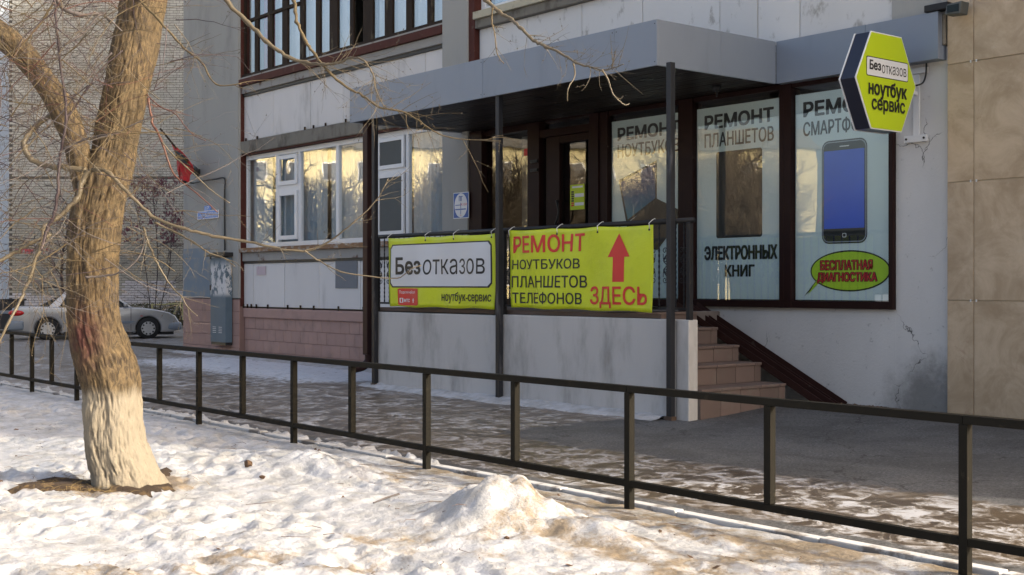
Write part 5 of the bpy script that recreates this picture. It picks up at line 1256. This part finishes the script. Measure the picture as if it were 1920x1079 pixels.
# ------------------------------------------------------------------ soil ring, straw, litter
mb = MB(); vs = [(tb.x, tb.y, -.085)]; n_ = 64; rgs = 6
for r_ in range(1, rgs+1):
    for i in range(n_):
        a_ = 2*math.pi*i/n_; rad_ = .50*r_/rgs*(1+.3*math.sin(3*a_+1))*(1+.35*(float(fbm(math.cos(a_)*2+5, math.sin(a_)*2, s=9))-.5))
        ca = Vector((math.cos(a_), math.sin(a_), 0)); q = Vector((tb.x, tb.y, 0))+ca*rad_+RV*(-.12)*(r_/rgs)
        h = float(snow_z(np.array([q.x]), np.array([q.y]))[0]); tt = r_/rgs
        vs.append((q.x, q.y, h+.016+.014*(1-tt)**.5+.016*(float(vn(q.x*30, q.y*30, s=4))-.3)-(.035 if r_ == rgs else 0)))
mb.add(vs, [(0, 1+i, 1+(i+1) % n_) for i in range(n_)]+[(1+(r_-1)*n_+i, 1+r_*n_+i, 1+r_*n_+(i+1) % n_, 1+(r_-1)*n_+(i+1) % n_) for r_ in range(1, rgs) for i in range(n_)])
o = ob('bare_soil', mb, 'dirt', smooth=True, kind='structure')
mb = MB()
def szz(x, y): return float(snow_z(np.array([x]), np.array([y]))[0])
for i in range(230):
    c_ = G(rng.gauss(150, 45), rng.gauss(922, 8), -.09) if i % 3 else Vector((tb.x+rng.gauss(0, .28), tb.y+rng.gauss(-.05, .2), 0))
    a_ = rng.uniform(0, 6.28); L = rng.uniform(.04, .13); z = szz(c_.x, c_.y)+.008
    p0 = Vector((c_.x, c_.y, z)); p1 = p0+Vector((math.cos(a_)*L, math.sin(a_)*L, rng.uniform(0, .035)))
    mb.tube([p0, (p0+p1)/2+Vector((0, 0, .01)), p1], [.0012, .0011, .0006], 3, cap=False)
tag(ob('dry_grass', mb, 'straw', kind='stuff'), 'dry straw grass around the foot of the old tree', 'grass')
mb = MB()
for i in range(1500):
    x, y = rng.uniform(-13, -2.5), rng.uniform(1.6, 5.2); z = szz(x, y)+.004; a_ = rng.uniform(0, 6.28); s_ = rng.uniform(.003, .008) if rng.random() < .93 else rng.uniform(.015, .028)
    u = Vector((math.cos(a_), math.sin(a_), rng.uniform(-.3, .5)))*s_; v = Vector((-math.sin(a_), math.cos(a_), rng.uniform(-.2, .6)))*s_*.5
    q = Vector((x, y, z)); mb.add([q-u, q-v, q+u, q+v], [(0, 1, 2, 3)])
for i in range(120):
    x, y = rng.uniform(-12, -2.5), rng.uniform(1.6, 5.2); z = szz(x, y)+.005; a_ = rng.uniform(0, 6.28); L = rng.uniform(.04, .2); q = Vector((x, y, z))
    mb.tube([q, q+Vector((math.cos(a_)*L*.5, math.sin(a_)*L*.5, .008)), q+Vector((math.cos(a_+.4)*L, math.sin(a_+.4)*L, .004))], [.0018, .0016, .0008], 3, cap=False)
tag(ob('leaf_litter', mb, 'leaf', kind='stuff'), 'dead leaf scraps and fine twigs scattered over the snow', 'litter')
for (px, py, w_, h__, lab) in ((465, 872, .05, .03, 'bark chip lying left of the low snow heap'), (492, 888, .04, .015, 'flat bark chip left of and below the low snow heap'), (560, 852, .05, .03, 'crumbled bark chip on the crest of the low snow heap'), (598, 842, .03, .022, 'orange bark chip at the back of the low snow heap'), (950, 1007, .022, .012, 'small brown bark chip below the big snow heap')):
    g_ = G(px, py, -.03); mb = MB(); vs = []; z = szz(g_.x, g_.y)
    for j in range(5):
        for i in range(8):
            a_ = 2*math.pi*i/8; rr2 = (.5+.6*rng.random())*math.sin(math.pi*(j+.5)/5)
            vs.append((g_.x+w_*rr2*math.cos(a_), g_.y+w_*.6*rr2*math.sin(a_), z+.008+h__*math.cos(math.pi*(j+.5)/5)))
    mb.add(vs, [(j*8+i, (j+1)*8+i, (j+1)*8+(i+1) % 8, j*8+(i+1) % 8) for j in range(4) for i in range(8)]+[tuple(range(8)), tuple(range(39, 31, -1))])
    tag(ob('bark_chip', mb, 'leaf'), lab, 'bark', 'bark chips on the snow')
q = G(700, 945); q1 = G(748, 933); tag(ob('fallen_stick', MB().tube([Vector((q.x, q.y, szz(q.x, q.y)+.01)), Vector(((q.x+q1.x)/2, (q.y+q1.y)/2, szz((q.x+q1.x)/2, (q.y+q1.y)/2)+.02)), Vector((q1.x, q1.y, szz(q1.x, q1.y)+.02))], [.004, .006, .007], 6), 'twiggrey'), 'short grey stick lying on the snow left of the big heap', 'stick')
mb = MB()
for i in range(220):
    x, y = rng.uniform(-8.3, -7.3), 10.95-abs(rng.gauss(0, .12)); z = float(gz(x, y))+.02; a_ = rng.uniform(0, 6.28); s_ = rng.uniform(.01, .025)
    u = Vector((math.cos(a_), math.sin(a_), rng.uniform(-.3, .5)))*s_; v = Vector((-math.sin(a_), math.cos(a_), rng.uniform(-.2, .6)))*s_*.6; q = Vector((x, y, z)); mb.add([q-u, q-v, q+u, q+v], [(0, 1, 2, 3)])
tag(ob('dead_leaves', mb, 'leaf', kind='stuff'), 'brown dead leaves gathered at the foot of the pram ramp', 'leaves')

# ------------------------------------------------------------------ across the yard, behind the camera: what the windows mirror
YB = thing('yellow_house', 'yellow stucco house across the yard, seen only mirrored in the windows', 'building', (-92, -50, -.2), rz=R(-52))
def yb(name, mb, mat, parent=None): o = link(name, mb.mesh(name, M[mat])); o.parent = parent or YB; return o
yb('wall', MB().box(-60, 29, -6, 6, 0, 13.5), 'yellowhouse'); yb('roof', MB().prism([Vector((-60.5, -6.5, 13.5)), Vector((-60.5, 6.5, 13.5)), Vector((-60.5, 0, 16.))], (90, 0, 0)), 'beam')
wfm = MB().box(-.65, .65, -.06, .06, -.8, .8).mesh('window', M['wink']); wpm = MB().box(-.55, .55, -.08, .08, -.7, .7).mesh('pane', M['darkglass'])
for i in range(28):
    for j in range(4):
        o = link('window', wfm); o.parent = YB; o.location = (-57.5+3.1*i, 6.0, 2.2+3.1*j); p_ = link('pane', wpm); p_.parent = o
def mirror_tree(x, y, s_, seed, first):
    global twigs
    t = thing('bare_tree', 'bare tree across the yard, seen only mirrored in the windows', 'tree', (x, y, -.1), 'bare trees across the yard')
    if first is not None:
        for ch in first.children: c_ = ch.copy(); C.objects.link(c_); c_.parent = t; c_.matrix_parent_inverse = Matrix()
        t.rotation_euler = (0, 0, seed*1.3); t.scale = (s_, s_, s_); return t
    r_ = random.Random(seed); mb = MB()
    def g(p, d, L, r, dep):
        n = 5; pts = [p]; d = d.normalized()
        for i in range(n): d = (d+Vector((r_.gauss(0, .13), r_.gauss(0, .13), r_.gauss(0, .1)+.04))).normalized(); pts.append(pts[-1]+d*L/n)
        mb.tube(pts, [r*(1-.4*i/n) for i in range(n+1)], 5 if dep > 2 else 3, cap=False)
        if dep:
            for i in range(4 if dep > 3 else 3): k_ = r_.randrange(1, n+1); g(pts[k_], d+Vector((r_.gauss(0, .6), r_.gauss(0, .6), r_.gauss(.05, .45))), L*r_.uniform(.58, .82), r*.60, dep-1)
    g(Vector((0, 0, 0)), Vector((.1, 0, 1)), 2.8, .19, 7)
    o = link('crown', mb.mesh('crown', M['farbark'])); o.parent = t
    o = link('trunk', MB().tube([(0, 0, -.3), (.05, 0, .8), (.12, 0, 1.8)], [.27, .21, .19], 12).mesh('trunk', M['farbark'], True)); o.parent = t
    return t
ft = None
for i, (x, y, s_) in enumerate(((-20, -2.6, .95), (-25, -1, .9), (-30, 0.5, 1.0), (-34, 1.5, 1.0), (-23, -7, 1.1), (-31, -6, 1.15), (-38, -3, 1.15), (-44, -9, 1.2), (-28, -12, 1.1), (-48, 0, 1.1), (-36, -14, 1.1), (-18, -9, 1.0), (-54, -12, 1.2))):
    t = mirror_tree(x, y, s_, 5+i, ft); ft = ft or t
